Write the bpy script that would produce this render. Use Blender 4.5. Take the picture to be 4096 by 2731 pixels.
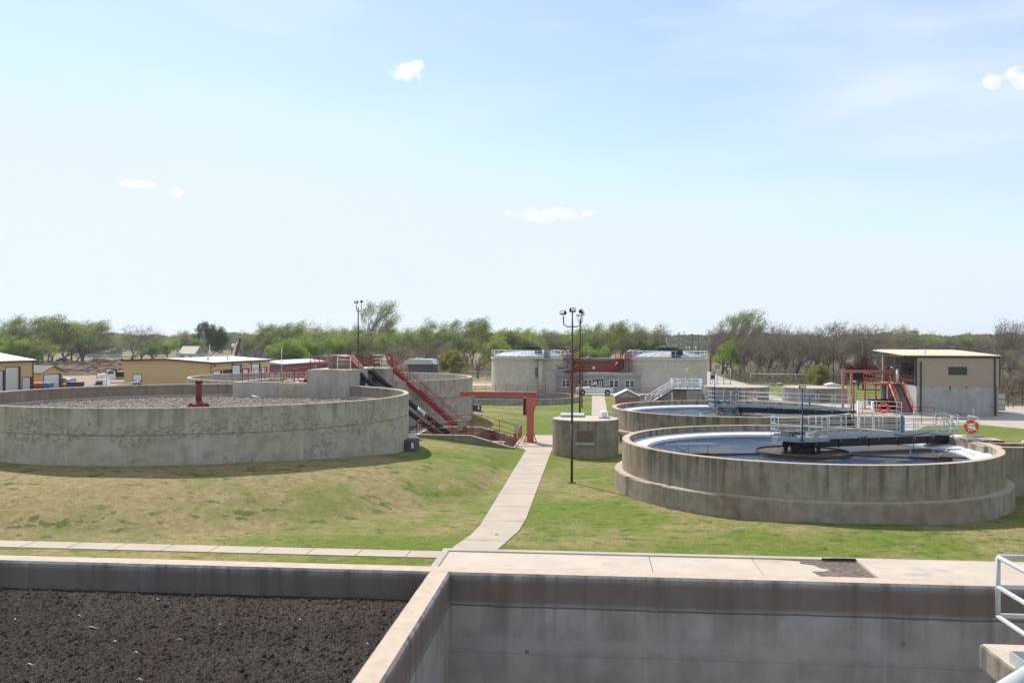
import bpy, math, random
import numpy as np
from mathutils import Vector, Matrix, noise
R = math.radians
random.seed(7); rng = np.random.default_rng(7)
for o in list(bpy.data.objects): bpy.data.objects.remove(o)
sc = bpy.context.scene
col = sc.collection
# ------------------------------------------------------------ camera (site axes: u to the right, v away from the lens)
FPX, PITCH, ROLL, YAW, CH = 3600.0, .0013, .0039, .0879, 8.04
cam = bpy.data.cameras.new('camera'); camo = bpy.data.objects.new('camera', cam); col.objects.link(camo)
cam.sensor_width = 36; cam.lens = 36 * FPX / 4096; cam.clip_start = .1; cam.clip_end = 12000
_F = Vector((0, math.cos(PITCH), math.sin(PITCH))); _U = Vector((0, -math.sin(PITCH), math.cos(PITCH))); _X = Vector((1, 0, 0))
_cx = _X * math.cos(ROLL) + _U * math.sin(ROLL); _cy = -_X * math.sin(ROLL) + _U * math.cos(ROLL)
_m = Matrix((_cx, _cy, -_F)).transposed()
camo.matrix_world = Matrix.Translation((0, 0, CH)) @ (Matrix.Rotation(YAW, 3, 'Z') @ _m).to_4x4()
sc.camera = camo
# ------------------------------------------------------------ world, sun, exposure
SUN_EL = R(46); SUN_AZ_VEC = Vector((-.583, .812, 0))          # towards the sun
w = bpy.data.worlds.new('World'); sc.world = w; w.use_nodes = True
nt = w.node_tree; nt.nodes.clear()
def wn(t, **k):
    n = nt.nodes.new(t)
    for a, b in k.items(): setattr(n, a, b)
    return n
sky = wn('ShaderNodeTexSky', sky_type='NISHITA', sun_disc=False, sun_elevation=SUN_EL, sun_rotation=-math.atan2(.583, .812),
         altitude=350, air_density=1.15, dust_density=.4, ozone_density=2.0)
geo = wn('ShaderNodeTexCoord')
def wmath(op, a, b=None):
    n = wn('ShaderNodeMath', operation=op)
    for i, x in enumerate((a, b)):
        if x is None: continue
        if isinstance(x, (int, float)): n.inputs[i].default_value = x
        else: nt.links.new(x, n.inputs[i])
    return n.outputs[0]
# thin high veil plus a few small cumulus puffs, all placed by sky direction
nz = wn('ShaderNodeTexNoise'); nz.inputs['Scale'].default_value = 2.6; nz.inputs['Detail'].default_value = 7
mp = wn('ShaderNodeMapping'); mp.inputs['Scale'].default_value = (1, 1, 4.5); nt.links.new(geo.outputs['Generated'], mp.inputs[0]); nt.links.new(mp.outputs[0], nz.inputs['Vector'])
veil = wn('ShaderNodeMapRange'); nt.links.new(nz.outputs['Fac'], veil.inputs[0]); veil.inputs[1].default_value = .40; veil.inputs[2].default_value = .66; veil.inputs[3].default_value = .22; veil.inputs[4].default_value = .92
mixv = wn('ShaderNodeMixRGB'); mixv.inputs[2].default_value = (4.85, 5.5, 6.15, 1)
wb = wn('ShaderNodeMixRGB', blend_type='MULTIPLY'); wb.inputs[0].default_value = 1; wb.inputs[2].default_value = (.97, .93, 1.07, 1); nt.links.new(sky.outputs[0], wb.inputs[1])
cap = wn('ShaderNodeMixRGB', blend_type='DARKEN'); cap.inputs[0].default_value = 1; cap.inputs[2].default_value = (5.0, 5.6, 6.15, 1); nt.links.new(wb.outputs[0], cap.inputs[1])
nt.links.new(veil.outputs[0], mixv.inputs[0]); nt.links.new(cap.outputs[0], mixv.inputs[1])
fz = wn('ShaderNodeTexNoise'); fz.inputs['Scale'].default_value = 70; fz.inputs['Detail'].default_value = 7; nt.links.new(geo.outputs['Generated'], fz.inputs['Vector'])
total = None
def skydir(nx, ny):
    d = _m @ Vector(((nx - 2048) / FPX, -(ny - 1365.5) / FPX, -1)); d = Matrix.Rotation(YAW, 3, 'Z') @ d
    return d.normalized()
for nx, ny, wx, wy in ((1632, 285, .017, .0105), (530, 738, .022, .0045), (703, 767, .010, .0042), (2180, 860, .040, .0068), (2352, 853, .006, .003), (3975, 332, .009, .0075), (4080, 322, .016, .012), (2190, 1042, .006, .0018), (1660, 262, .01, .006)):
    d = skydir(nx, ny); side = Vector((d.y, -d.x, 0)).normalized(); up = side.cross(d)
    a = wn('ShaderNodeVectorMath', operation='DOT_PRODUCT'); a.inputs[1].default_value = side / wx; nt.links.new(geo.outputs['Generated'], a.inputs[0])
    b = wn('ShaderNodeVectorMath', operation='DOT_PRODUCT'); b.inputs[1].default_value = up / wy; nt.links.new(geo.outputs['Generated'], b.inputs[0])
    c = wn('ShaderNodeVectorMath', operation='DOT_PRODUCT'); c.inputs[1].default_value = d; nt.links.new(geo.outputs['Generated'], c.inputs[0])
    g = wmath('ADD', wmath('POWER', a.outputs['Value'], 2), wmath('POWER', b.outputs['Value'], 2))
    g = wmath('MULTIPLY', wmath('SUBTRACT', 1.0, g), wmath('GREATER_THAN', c.outputs['Value'], .5))
    g = wmath('MAXIMUM', g, -1.5)
    total = g if total is None else wmath('MAXIMUM', total, g)
cl = wmath('ADD', total, wmath('MULTIPLY', wmath('SUBTRACT', fz.outputs['Fac'], .50), 6.0))
cr = wn('ShaderNodeMapRange'); nt.links.new(cl, cr.inputs[0]); cr.inputs[1].default_value = -.1; cr.inputs[2].default_value = 1.5; cr.inputs[4].default_value = .95
mixc = wn('ShaderNodeMixRGB'); mixc.inputs[2].default_value = (6.4, 6.5, 6.6, 1); nt.links.new(cr.outputs[0], mixc.inputs[0]); nt.links.new(mixv.outputs[0], mixc.inputs[1])
bg = wn('ShaderNodeBackground'); bg.inputs[1].default_value = .1; out = wn('ShaderNodeOutputWorld')
nt.links.new(mixc.outputs[0], bg.inputs[0]); nt.links.new(bg.outputs[0], out.inputs[0])
sl = bpy.data.lights.new('sun', 'SUN'); sl.energy = 3.5; sl.angle = R(.53); sl.color = (1, .94, .86)
so = bpy.data.objects.new('sun', sl); col.objects.link(so)
_sd = Vector((SUN_AZ_VEC.x * math.cos(SUN_EL), SUN_AZ_VEC.y * math.cos(SUN_EL), math.sin(SUN_EL)))
so.rotation_euler = _sd.to_track_quat('Z', 'Y').to_euler()
sc.view_settings.view_transform = 'Standard'; sc.view_settings.look = 'None'; sc.view_settings.gamma = 1; sc.view_settings.exposure = .74
sc.render.engine = 'CYCLES'
# ------------------------------------------------------------ survey helper: a bearing read off the photograph meets a real plane
def ray(nx, ny):
    return Matrix.Rotation(YAW, 3, 'Z') @ (_m @ Vector(((nx - 2048) / FPX, -(ny - 1365.5) / FPX, -1)))
ZO = dict(l=(2100,1180,1.96),h=(3050,1500,2.2486),a=(0,1180,2.851),b=(700,1180,2.851),c=(1400,1180,2.412),d=(1900,1300,2.94),e=(2400,1200,2.94),f=(3200,1200,2.625),i=(3300,2000,2.144),
          n=(1550,1550,3.485),p=(1020,1360,4.612),q=(1420,1400,4.612),r=(1620,1660,4.612),u=(3500,1360,3.946),D=(0,0,.57422),N=(0,0,1.))
def NX(z, x, y): o = ZO[z]; return o[0] + x / o[2], o[1] + y / o[2]
def G(z, x, y, h=0.): d = ray(*NX(z, x, y)); t = (h - CH) / d.z; return d.x * t, d.y * t
def V(z, x, y, v): d = ray(*NX(z, x, y)); t = v / d.y; return d.x * t, CH + d.z * t
# ------------------------------------------------------------ materials
def srgb(r, g, b): return tuple(((c / 255) / 12.92 if c / 255 <= .04045 else ((c / 255 + .055) / 1.055) ** 2.4) for c in (r, g, b))
MATS = {}
class NM:
    def __init__(s, name, rough=.85, metal=0., spec=.3):
        s.m = bpy.data.materials.new(name); s.m.use_nodes = True; s.t = s.m.node_tree; s.b = s.t.nodes['Principled BSDF']
        s.b.inputs['Roughness'].default_value = rough; s.b.inputs['Metallic'].default_value = metal; s.b.inputs['Specular IOR Level'].default_value = spec
        s.co = s.t.nodes.new('ShaderNodeNewGeometry').outputs['Position']; MATS[name] = s.m
    def n(s, t, **k):
        n = s.t.nodes.new(t)
        for a, b in k.items(): setattr(n, a, b)
        return n
    def L(s, a, b): s.t.links.new(a, b)
    def noise(s, scale, detail=4, sc3=None, rough=.6, co=None):
        n = s.n('ShaderNodeTexNoise'); n.inputs['Scale'].default_value = scale; n.inputs['Detail'].default_value = detail; n.inputs['Roughness'].default_value = rough
        co = co or s.co
        if sc3:
            m = s.n('ShaderNodeMapping'); m.inputs['Scale'].default_value = sc3; s.L(co, m.inputs[0]); co = m.outputs[0]
        s.L(co, n.inputs['Vector']); return n.outputs['Fac']
    def rng(s, x, a, b, c=0., d=1.):
        n = s.n('ShaderNodeMapRange'); n.inputs[1].default_value = a; n.inputs[2].default_value = b; n.inputs[3].default_value = c; n.inputs[4].default_value = d; s.L(x, n.inputs[0]); return n.outputs[0]
    def mix(s, f, a, b):
        n = s.n('ShaderNodeMixRGB')
        for i, x in ((0, f), (1, a), (2, b)):
            if isinstance(x, tuple): n.inputs[i].default_value = (*x, 1)
            elif isinstance(x, (int, float)): n.inputs[i].default_value = x
            else: s.L(x, n.inputs[i])
        return n.outputs[0]
    def math(s, op, a, b=0.):
        n = s.n('ShaderNodeMath', operation=op)
        for i, x in enumerate((a, b)):
            if isinstance(x, (int, float)): n.inputs[i].default_value = x
            else: s.L(x, n.inputs[i])
        return n.outputs[0]
    def col(s, c):
        if isinstance(c, tuple): s.b.inputs['Base Color'].default_value = (*c, 1)
        else: s.L(c, s.b.inputs['Base Color'])
        return s
    def bump(s, h, strength=.3, dist=.02):
        n = s.n('ShaderNodeBump'); n.inputs['Strength'].default_value = strength; n.inputs['Distance'].default_value = dist; s.L(h, n.inputs['Height']); s.L(n.outputs[0], s.b.inputs['Normal']); return s
    def sep(s):
        n = s.n('ShaderNodeSeparateXYZ'); s.L(s.co, n.inputs[0]); return n.outputs
    def objrand(s): return s.n('ShaderNodeObjectInfo').outputs['Random']

def concrete(name, base, dark, tan, streak=.5, patch=0., patchc=(.2, .18, .16), topz=None, sc_=1., band=None, top=None, panel=0):
    m = NM(name, .9)
    big = m.rng(m.noise(.35 * sc_, 5), .35, .7)
    c = m.mix(big, base, tan)
    mid = m.rng(m.noise(1.6 * sc_, 6), .42, .75)
    c = m.mix(m.math('MULTIPLY', mid, .55), c, dark)
    st = m.rng(m.noise(3.0 * sc_, 6, (1, 1, .06)), .47, .72)
    if topz is not None:   # run-off streaks start under the rim
        z = m.sep()[2]; f = m.rng(z, topz[0], topz[1]); st = m.math('MULTIPLY', m.math('ADD', st, m.math('MULTIPLY', f, .25)), m.math('ADD', .35, m.math('MULTIPLY', f, .9)))
    c = m.mix(m.math('MULTIPLY', st, streak), c, dark)
    wst = m.rng(m.noise(3.1 * sc_, 5, (1, 1, .05)), .62, .72)
    c = m.mix(m.math('MULTIPLY', wst, .35), c, tuple(min(1, x * 1.5) for x in base))
    if patch:
        z = m.sep()[2]
        v = m.rng(m.noise(4.2, 8, (1, 1, 1.6), .66), .53, .55)
        zone = m.math('ADD', m.rng(m.noise(.4, 3, (1, 1, 1.8)), .44, .60, 0, 1), m.rng(m.math('ABSOLUTE', m.math('SUBTRACT', z, 3.45)), .12, .75, .35, -.5)); zone = m.math('MAXIMUM', m.math('MINIMUM', zone, 1.0), 0.0); zone = m.math('GREATER_THAN', m.math('ADD', zone, m.math('MULTIPLY', m.noise(7, 3), .5)), .72)
        v = m.math('MULTIPLY', v, m.rng(m.noise(11, 5), .38, .52, .35, 1)); c = m.mix(m.math('MULTIPLY', m.math('MULTIPLY', v, zone), patch), c, patchc)
    if band is not None:
        for z0, th_, cc, f_ in band:
            z = m.math('ADD', m.sep()[2], m.math('MULTIPLY', m.noise(.8, 3), .06))
            d = m.math('ABSOLUTE', m.math('SUBTRACT', z, z0 + .03)); k = m.rng(d, th_ * .6, th_, 1, 0)
            c = m.mix(m.math('MULTIPLY', k, f_), c, cc)
    pk = m.rng(m.noise(14 * sc_, 3), .68, .74)
    c = m.mix(m.math('MULTIPLY', pk, .5), c, dark)
    if top is not None:  # upward faces: the tan of sunlit concrete is mixed into the colour
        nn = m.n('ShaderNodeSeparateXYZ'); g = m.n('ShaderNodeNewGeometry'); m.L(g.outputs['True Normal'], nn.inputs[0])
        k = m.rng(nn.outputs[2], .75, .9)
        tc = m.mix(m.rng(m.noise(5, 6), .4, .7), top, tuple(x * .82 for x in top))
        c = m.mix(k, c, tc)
    m.col(c); m.bump(m.noise(22, 6), .35, .02)
    return m.m
CT = (.46, .375, .28)  # sunlit tan painted on the tops of the same concrete
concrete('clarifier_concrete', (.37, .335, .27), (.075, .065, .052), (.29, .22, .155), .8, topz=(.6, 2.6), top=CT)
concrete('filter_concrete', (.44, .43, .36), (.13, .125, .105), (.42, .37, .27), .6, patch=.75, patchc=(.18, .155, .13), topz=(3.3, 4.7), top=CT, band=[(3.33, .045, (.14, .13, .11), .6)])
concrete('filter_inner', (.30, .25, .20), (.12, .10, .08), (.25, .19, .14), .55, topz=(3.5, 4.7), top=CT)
concrete('far_filter_concrete', (.48, .44, .37), (.18, .155, .13), (.43, .36, .30), .6, topz=(3.2, 4.7), top=CT)
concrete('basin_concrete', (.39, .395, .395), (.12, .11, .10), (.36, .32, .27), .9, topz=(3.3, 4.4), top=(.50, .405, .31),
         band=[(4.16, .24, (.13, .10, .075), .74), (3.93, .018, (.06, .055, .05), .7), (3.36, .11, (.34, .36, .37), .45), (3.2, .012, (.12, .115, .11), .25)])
concrete('vault_concrete', (.30, .27, .215), (.08, .07, .058), (.29, .23, .165), .8, topz=(.8, 2.6), top=(.5, .42, .34))
concrete('block_concrete', (.47, .45, .39), (.22, .20, .17), (.40, .36, .30), .4, top=(.52, .46, .37))
concrete('dark_concrete', (.085, .088, .09), (.04, .04, .04), (.11, .10, .09), .3)
concrete('digester_concrete', (.55, .52, .45), (.36, .32, .26), (.50, .455, .38), .32, topz=(3, 5.4), top=(.4, .36, .3))
concrete('low_tank_concrete', (.44, .41, .35), (.09, .08, .075), (.28, .25, .21), .6, topz=(-.5, .9), top=(.42, .38, .32))
concrete('building_concrete', (.40, .40, .385), (.20, .20, .205), (.37, .355, .33), .35, sc_=.6)
def paving(name, base, stain, joint=None):
    m = NM(name, .9)
    c = m.mix(m.rng(m.noise(.5, 6), .4, .7), base, tuple(x * .85 for x in base))
    c = m.mix(m.math('MULTIPLY', m.rng(m.noise(.33, 7, None, .7), .56, .64), .55), c, stain)
    c = m.mix(m.math('MULTIPLY', m.rng(m.noise(9, 5), .5, .8), .25), c, stain)
    m.col(c).bump(m.noise(30, 4), .25, .01); return m.m
paving('path_concrete', (.44, .375, .30), (.33, .29, .245)); paving('apron_concrete', (.50, .43, .355), (.28, .25, .215)); paving('road_concrete', (.40, .36, .31), (.29, .27, .24)); paving('kerb_concrete', (.42, .38, .32), (.25, .23, .2))
paving('asphalt', (.10, .10, .10), (.07, .07, .07))
m = NM('joint', .95); m.col((.17, .15, .125))
m = NM('basin_joint', .95); m.col((.20, .19, .175))
def grass_colour(m):
    x, y, z = m.sep()
    dry = m.math('ADD', m.rng(m.noise(.13, 5), .42, .58), m.math('MULTIPLY', m.math('SUBTRACT', m.noise(.8, 7, None, .72), .5), 3.0))
    dry = m.math('ADD', dry, m.rng(x, -7, -17, 0, .95)); dry = m.math('ADD', dry, m.rng(y, 62, 48, -.35, 0)); dry = m.math('SUBTRACT', dry, m.rng(y, 37.3, 35.2, 0, .35))
    g1 = m.mix(m.rng(m.noise(2.2, 5), .35, .7), (.155, .21, .024), (.085, .135, .015))
    dr = m.mix(m.rng(m.noise(2.7, 6), .35, .7), (.37, .30, .15), (.245, .17, .085))
    c = m.mix(m.math('MINIMUM', m.math('MAXIMUM', m.math('MULTIPLY', dry, .74), 0.06), .96), g1, dr)
    tuft = m.math('MULTIPLY', m.rng(m.noise(1.05, 6, (1, 1.6, 1)), .575, .63), .75); return m.mix(tuft, c, (.05, .10, .018))
m = NM('grass', .95, spec=.1)       # lawn and rough ground
x, y, z = m.sep(); c = grass_colour(m)
bare = m.math('MULTIPLY', m.rng(m.noise(.8, 7), .64, .70), .5); c = m.mix(bare, c, (.34, .28, .21))
yard = m.math('MULTIPLY', m.rng(x, -26, -40), m.rng(y, 100, 112)); yard = m.math('MULTIPLY', yard, m.rng(y, 215, 195)); c = m.mix(m.math('MULTIPLY', yard, .85), c, (.40, .31, .22))
far = m.rng(y, 176, 184); far = m.math('MULTIPLY', far, m.rng(x, 25, 32)); c = m.mix(m.math('MULTIPLY', far, .85), c, (.13, .105, .075)); far = m.rng(y, 250, 330); c = m.mix(m.math('MULTIPLY', far, .8), c, (.20, .16, .10))
br_ = m.math('MULTIPLY', m.rng(x, 51, 55), m.rng(y, 117, 122)); c = m.mix(m.math('MULTIPLY', br_, .9), c, (.14, .11, .08))
c = m.mix(m.rng(m.noise(20, 6, None, .75), .42, .66, 0, .55), c, (.05, .06, .02)); c = m.mix(m.rng(m.noise(13, 6, None, .75), .54, .68, 0, .35), c, (.42, .36, .2))
m.col(c).bump(m.math('ADD', m.noise(16, 6), m.math('MULTIPLY', m.noise(4, 4), .5)), .5, .04)
m = NM('grass_blade', .9, spec=.1); c = grass_colour(m); c = m.mix(m.rng(m.noise(40, 2), .35, .65), c, m.mix(.5, c, (.30, .30, .12))); m.col(c)
cn = m.n('ShaderNodeCombineXYZ'); cn.inputs[2].default_value = 1; m.L(cn.outputs[0], m.b.inputs['Normal'])
tr = m.n('ShaderNodeBsdfTranslucent'); mx = m.n('ShaderNodeMixShader'); mx.inputs[0].default_value = .55; m.L(c, tr.inputs[0]); m.L(m.b.outputs[0], mx.inputs[1]); m.L(tr.outputs[0], mx.inputs[2]); m.L(mx.outputs[0], m.t.nodes['Material Output'].inputs[0])
m = NM('scum', .9, spec=.15)
c = m.mix(m.rng(m.noise(16, 8, None, .8), .40, .64), (.012, .010, .009), (.072, .058, .047)); c = m.mix(m.rng(m.noise(55, 5, None, .75), .50, .70), c, (.21, .175, .145))
c = m.mix(m.rng(m.noise(3.2, 9, (1.6, 1, 1), .8), .645, .70, 0, .8), c, (.40, .38, .37)); c = m.mix(m.rng(m.noise(.6, 4), .42, .62, 0, .4), c, (.03, .018, .015)); m.col(c).bump(m.noise(60, 6), .9, .02)
m = NM('dark_water', .12, spec=.5); m.col((.006, .007, .010)).bump(m.noise(12, 3), .2, .01)
m = NM('clarifier_water', .2, spec=.14)
fl = m.rng(m.noise(.30, 7, (1, 1.3, 1), .6), .54, .58); east = m.rng(m.sep()[0], 13.5, 17.0, 0, 1); fl = m.math('MAXIMUM', m.math('MULTIPLY', fl, .8), m.math('MULTIPLY', east, m.rng(m.noise(.25, 5, (1, 1, 1)), .42, .5)))
c = m.mix(fl, (.010, .036, .085), (.12, .105, .098)); c = m.mix(m.rng(m.noise(11, 5), .66, .72, 0, .8), c, (.04, .035, .03)); m.col(c)
rr = m.rng(fl, 0, 1, .16, .85); m.L(rr, m.b.inputs['Roughness']); m.bump(m.noise(8, 6, (1, 1, 1), .7), 1.0, .06)
m = NM('foam', .8); c = m.mix(m.rng(m.noise(7, 7, None, .8), .48, .60), (.014, .012, .011), (.26, .235, .21)); m.col(c).bump(m.noise(12, 6), .9, .05)
def plain(name, c, rough=.6, metal=0., var=.12, spec=.4, sc_=3., dirt=None):
    m = NM(name, rough, metal, spec); cc = m.mix(m.rng(m.noise(sc_, 5), .35, .7), c, tuple(x * (1 - var * 2) for x in c))
    if dirt: cc = m.mix(m.rng(m.noise(4, 7, (1, 1, .25), .7), .56, .68, 0, dirt[1]), cc, dirt[0])
    m.col(cc); return m.m
plain('red_paint', (.33, .022, .02), .45, dirt=((.12, .03, .02), .5)); plain('faded_red_paint', (.50, .125, .095), .5, dirt=((.36, .07, .05), .6), var=.08)
plain('rust_red', (.18, .028, .018), .7, dirt=((.07, .02, .015), .6)); plain('pale_rail', (.50, .53, .54), .45, dirt=((.5, .5, .48), .3)); plain('pink_steel', (.46, .17, .145), .6)
plain('aluminium', (.66, .67, .67), .4, .55); plain('grey_steel', (.33, .36, .37), .45, .3); plain('pale_grp', (.36, .41, .44), .45); plain('white_cover', (.80, .82, .86), .4, var=.04)
plain('black_pipe', (.012, .013, .016), .45, dirt=((.05, .05, .05), .3)); plain('black_steel', (.012, .011, .011), .5); plain('brown_steel', (.085, .042, .03), .6, dirt=((.05, .03, .02), .6)); plain('rusty_steel', (.10, .05, .03), .85, dirt=((.05, .03, .02), .8), sc_=9)
plain('white_paint', (.78, .79, .78), .35, var=.03); plain('window_glass', (.03, .035, .04), .08, spec=.8); plain('tyre', (.018, .018, .018), .85); plain('chrome', (.6, .6, .6), .2, .9)
plain('yellow_siding', (.60, .45, .21), .6, var=.05); plain('tan_siding', (.37, .305, .225), .6, var=.04); plain('dark_trim', (.055, .045, .04), .6); plain('maroon_trim', (.08, .03, .03), .6); plain('door_white', (.74, .76, .78), .5, var=.03)
plain('roof_pale', (.46, .475, .49), .5, .1, var=.06); plain('roof_cream', (.66, .585, .45), .5, var=.04); plain('roof_grey', (.17, .16, .155), .9); plain('roof_brown', (.28, .17, .12), .9); plain('dark_siding', (.085, .08, .085), .7); plain('cream_wall', (.62, .55, .45), .8)
plain('green_machine', (.10, .16, .16), .5); plain('blue_paint', (.03, .19, .36), .5); plain('orange_ring', (.72, .05, .02), .5, var=.04); plain('yellow_hose', (.55, .36, .03), .6); plain('orange_paint', (.5, .13, .03), .6); plain('beige_box', (.33, .29, .23), .7)
plain('brown_vent', (.20, .15, .11), .8, dirt=((.12, .06, .03), .5)); plain('wood_pole', (.13, .105, .085), .9); plain('galvanised', (.42, .43, .43), .5, .5); plain('dome_metal', (.36, .38, .40), .55, .2, var=.06); plain('bright_yellow', (.75, .68, .05), .6); plain('mound_dirt', (.19, .12, .08), .95, dirt=((.05, .035, .025), .9), sc_=.6, var=.25); plain('dirt', (.30, .21, .14), .95, dirt=((.12, .08, .055), .9), sc_=.5)
plain('far_blue', (.35, .38, .46), .8); plain('far_brick', (.42, .28, .25), .8); plain('far_stone', (.45, .43, .42), .8); plain('dark_blue', (.02, .03, .10), .4); plain('boulder', (.30, .27, .24), .9); plain('dark_red', (.12, .02, .02), .6)
m = NM('lamp_glass', .2, spec=.8); m.col((.75, .75, .7))
m = NM('brick', .9); bk = m.n('ShaderNodeTexBrick'); bk.inputs['Scale'].default_value = 1; bk.inputs['Brick Width'].default_value = .22; bk.inputs['Row Height'].default_value = .075; bk.inputs['Mortar Size'].default_value = .008
bk.inputs['Color1'].default_value = (.30, .10, .055, 1); bk.inputs['Color2'].default_value = (.22, .075, .05, 1); bk.inputs['Mortar'].default_value = (.35, .30, .25, 1)
mpg = m.n('ShaderNodeCombineXYZ'); sx = m.sep(); m.L(m.math('ADD', sx[0], sx[1]), mpg.inputs[0]); m.L(sx[2], mpg.inputs[1]); m.L(mpg.outputs[0], bk.inputs['Vector']); m.col(bk.outputs['Color'])
m = NM('red_wall', .9); m.col(m.mix(m.noise(3, 5), (.25, .085, .05), (.20, .065, .042)))
m = NM('rocks', .95); m.col(m.mix(m.rng(m.noise(2.3, 5), .3, .7), (.42, .365, .30), (.17, .15, .13)))
m = NM('gravel', .95); m.col(m.mix(m.rng(m.noise(11, 4), .4, .62), (.42, .38, .33), (.18, .16, .14))).bump(m.noise(14, 4), 1, .06)
m = NM('wet_silt', .55, spec=.5); m.col(m.mix(m.rng(m.noise(6, 8, None, .75), .42, .62), (.05, .035, .025), (.23, .16, .11))).bump(m.noise(25, 5), .8, .02)
m = NM('bark', .95); m.col(m.mix(m.noise(.9, 4), (.055, .045, .038), (.15, .125, .105)))
m = NM('twig', .95); m.col(m.mix(m.noise(.4, 3), (.26, .215, .17), (.15, .12, .095)))
def leafmat(name, a, b, c2):
    m = NM(name, .75, spec=.2); k = m.objrand(); c = m.mix(m.rng(m.noise(.55, 4), .38, .64), a, b); c = m.mix(m.math('MULTIPLY', k, .45), c, c2); m.col(c)
    tr = m.n('ShaderNodeBsdfTranslucent'); mx = m.n('ShaderNodeMixShader'); mx.inputs[0].default_value = .5; m.L(c, tr.inputs[0]); m.L(m.b.outputs[0], mx.inputs[1]); m.L(tr.outputs[0], mx.inputs[2]); m.L(mx.outputs[0], m.t.nodes['Material Output'].inputs[0])
leafmat('leaf_green', (.28, .345, .085), (.15, .20, .05), (.31, .33, .13)); leafmat('leaf_bright', (.29, .40, .06), (.20, .30, .04), (.30, .40, .07)); leafmat('leaf_dark', (.07, .13, .025), (.045, .08, .018), (.09, .13, .03))
leafmat('leaf_pale', (.34, .34, .17), (.24, .25, .12), (.35, .31, .18)); leafmat('leaf_brown', (.28, .22, .17), (.20, .16, .13), (.27, .24, .16)); leafmat('leaf_plum', (.14, .05, .042), (.085, .035, .035), (.12, .05, .04)); leafmat('leaf_yellow', (.30, .28, .07), (.18, .19, .045), (.25, .24, .08))
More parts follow.
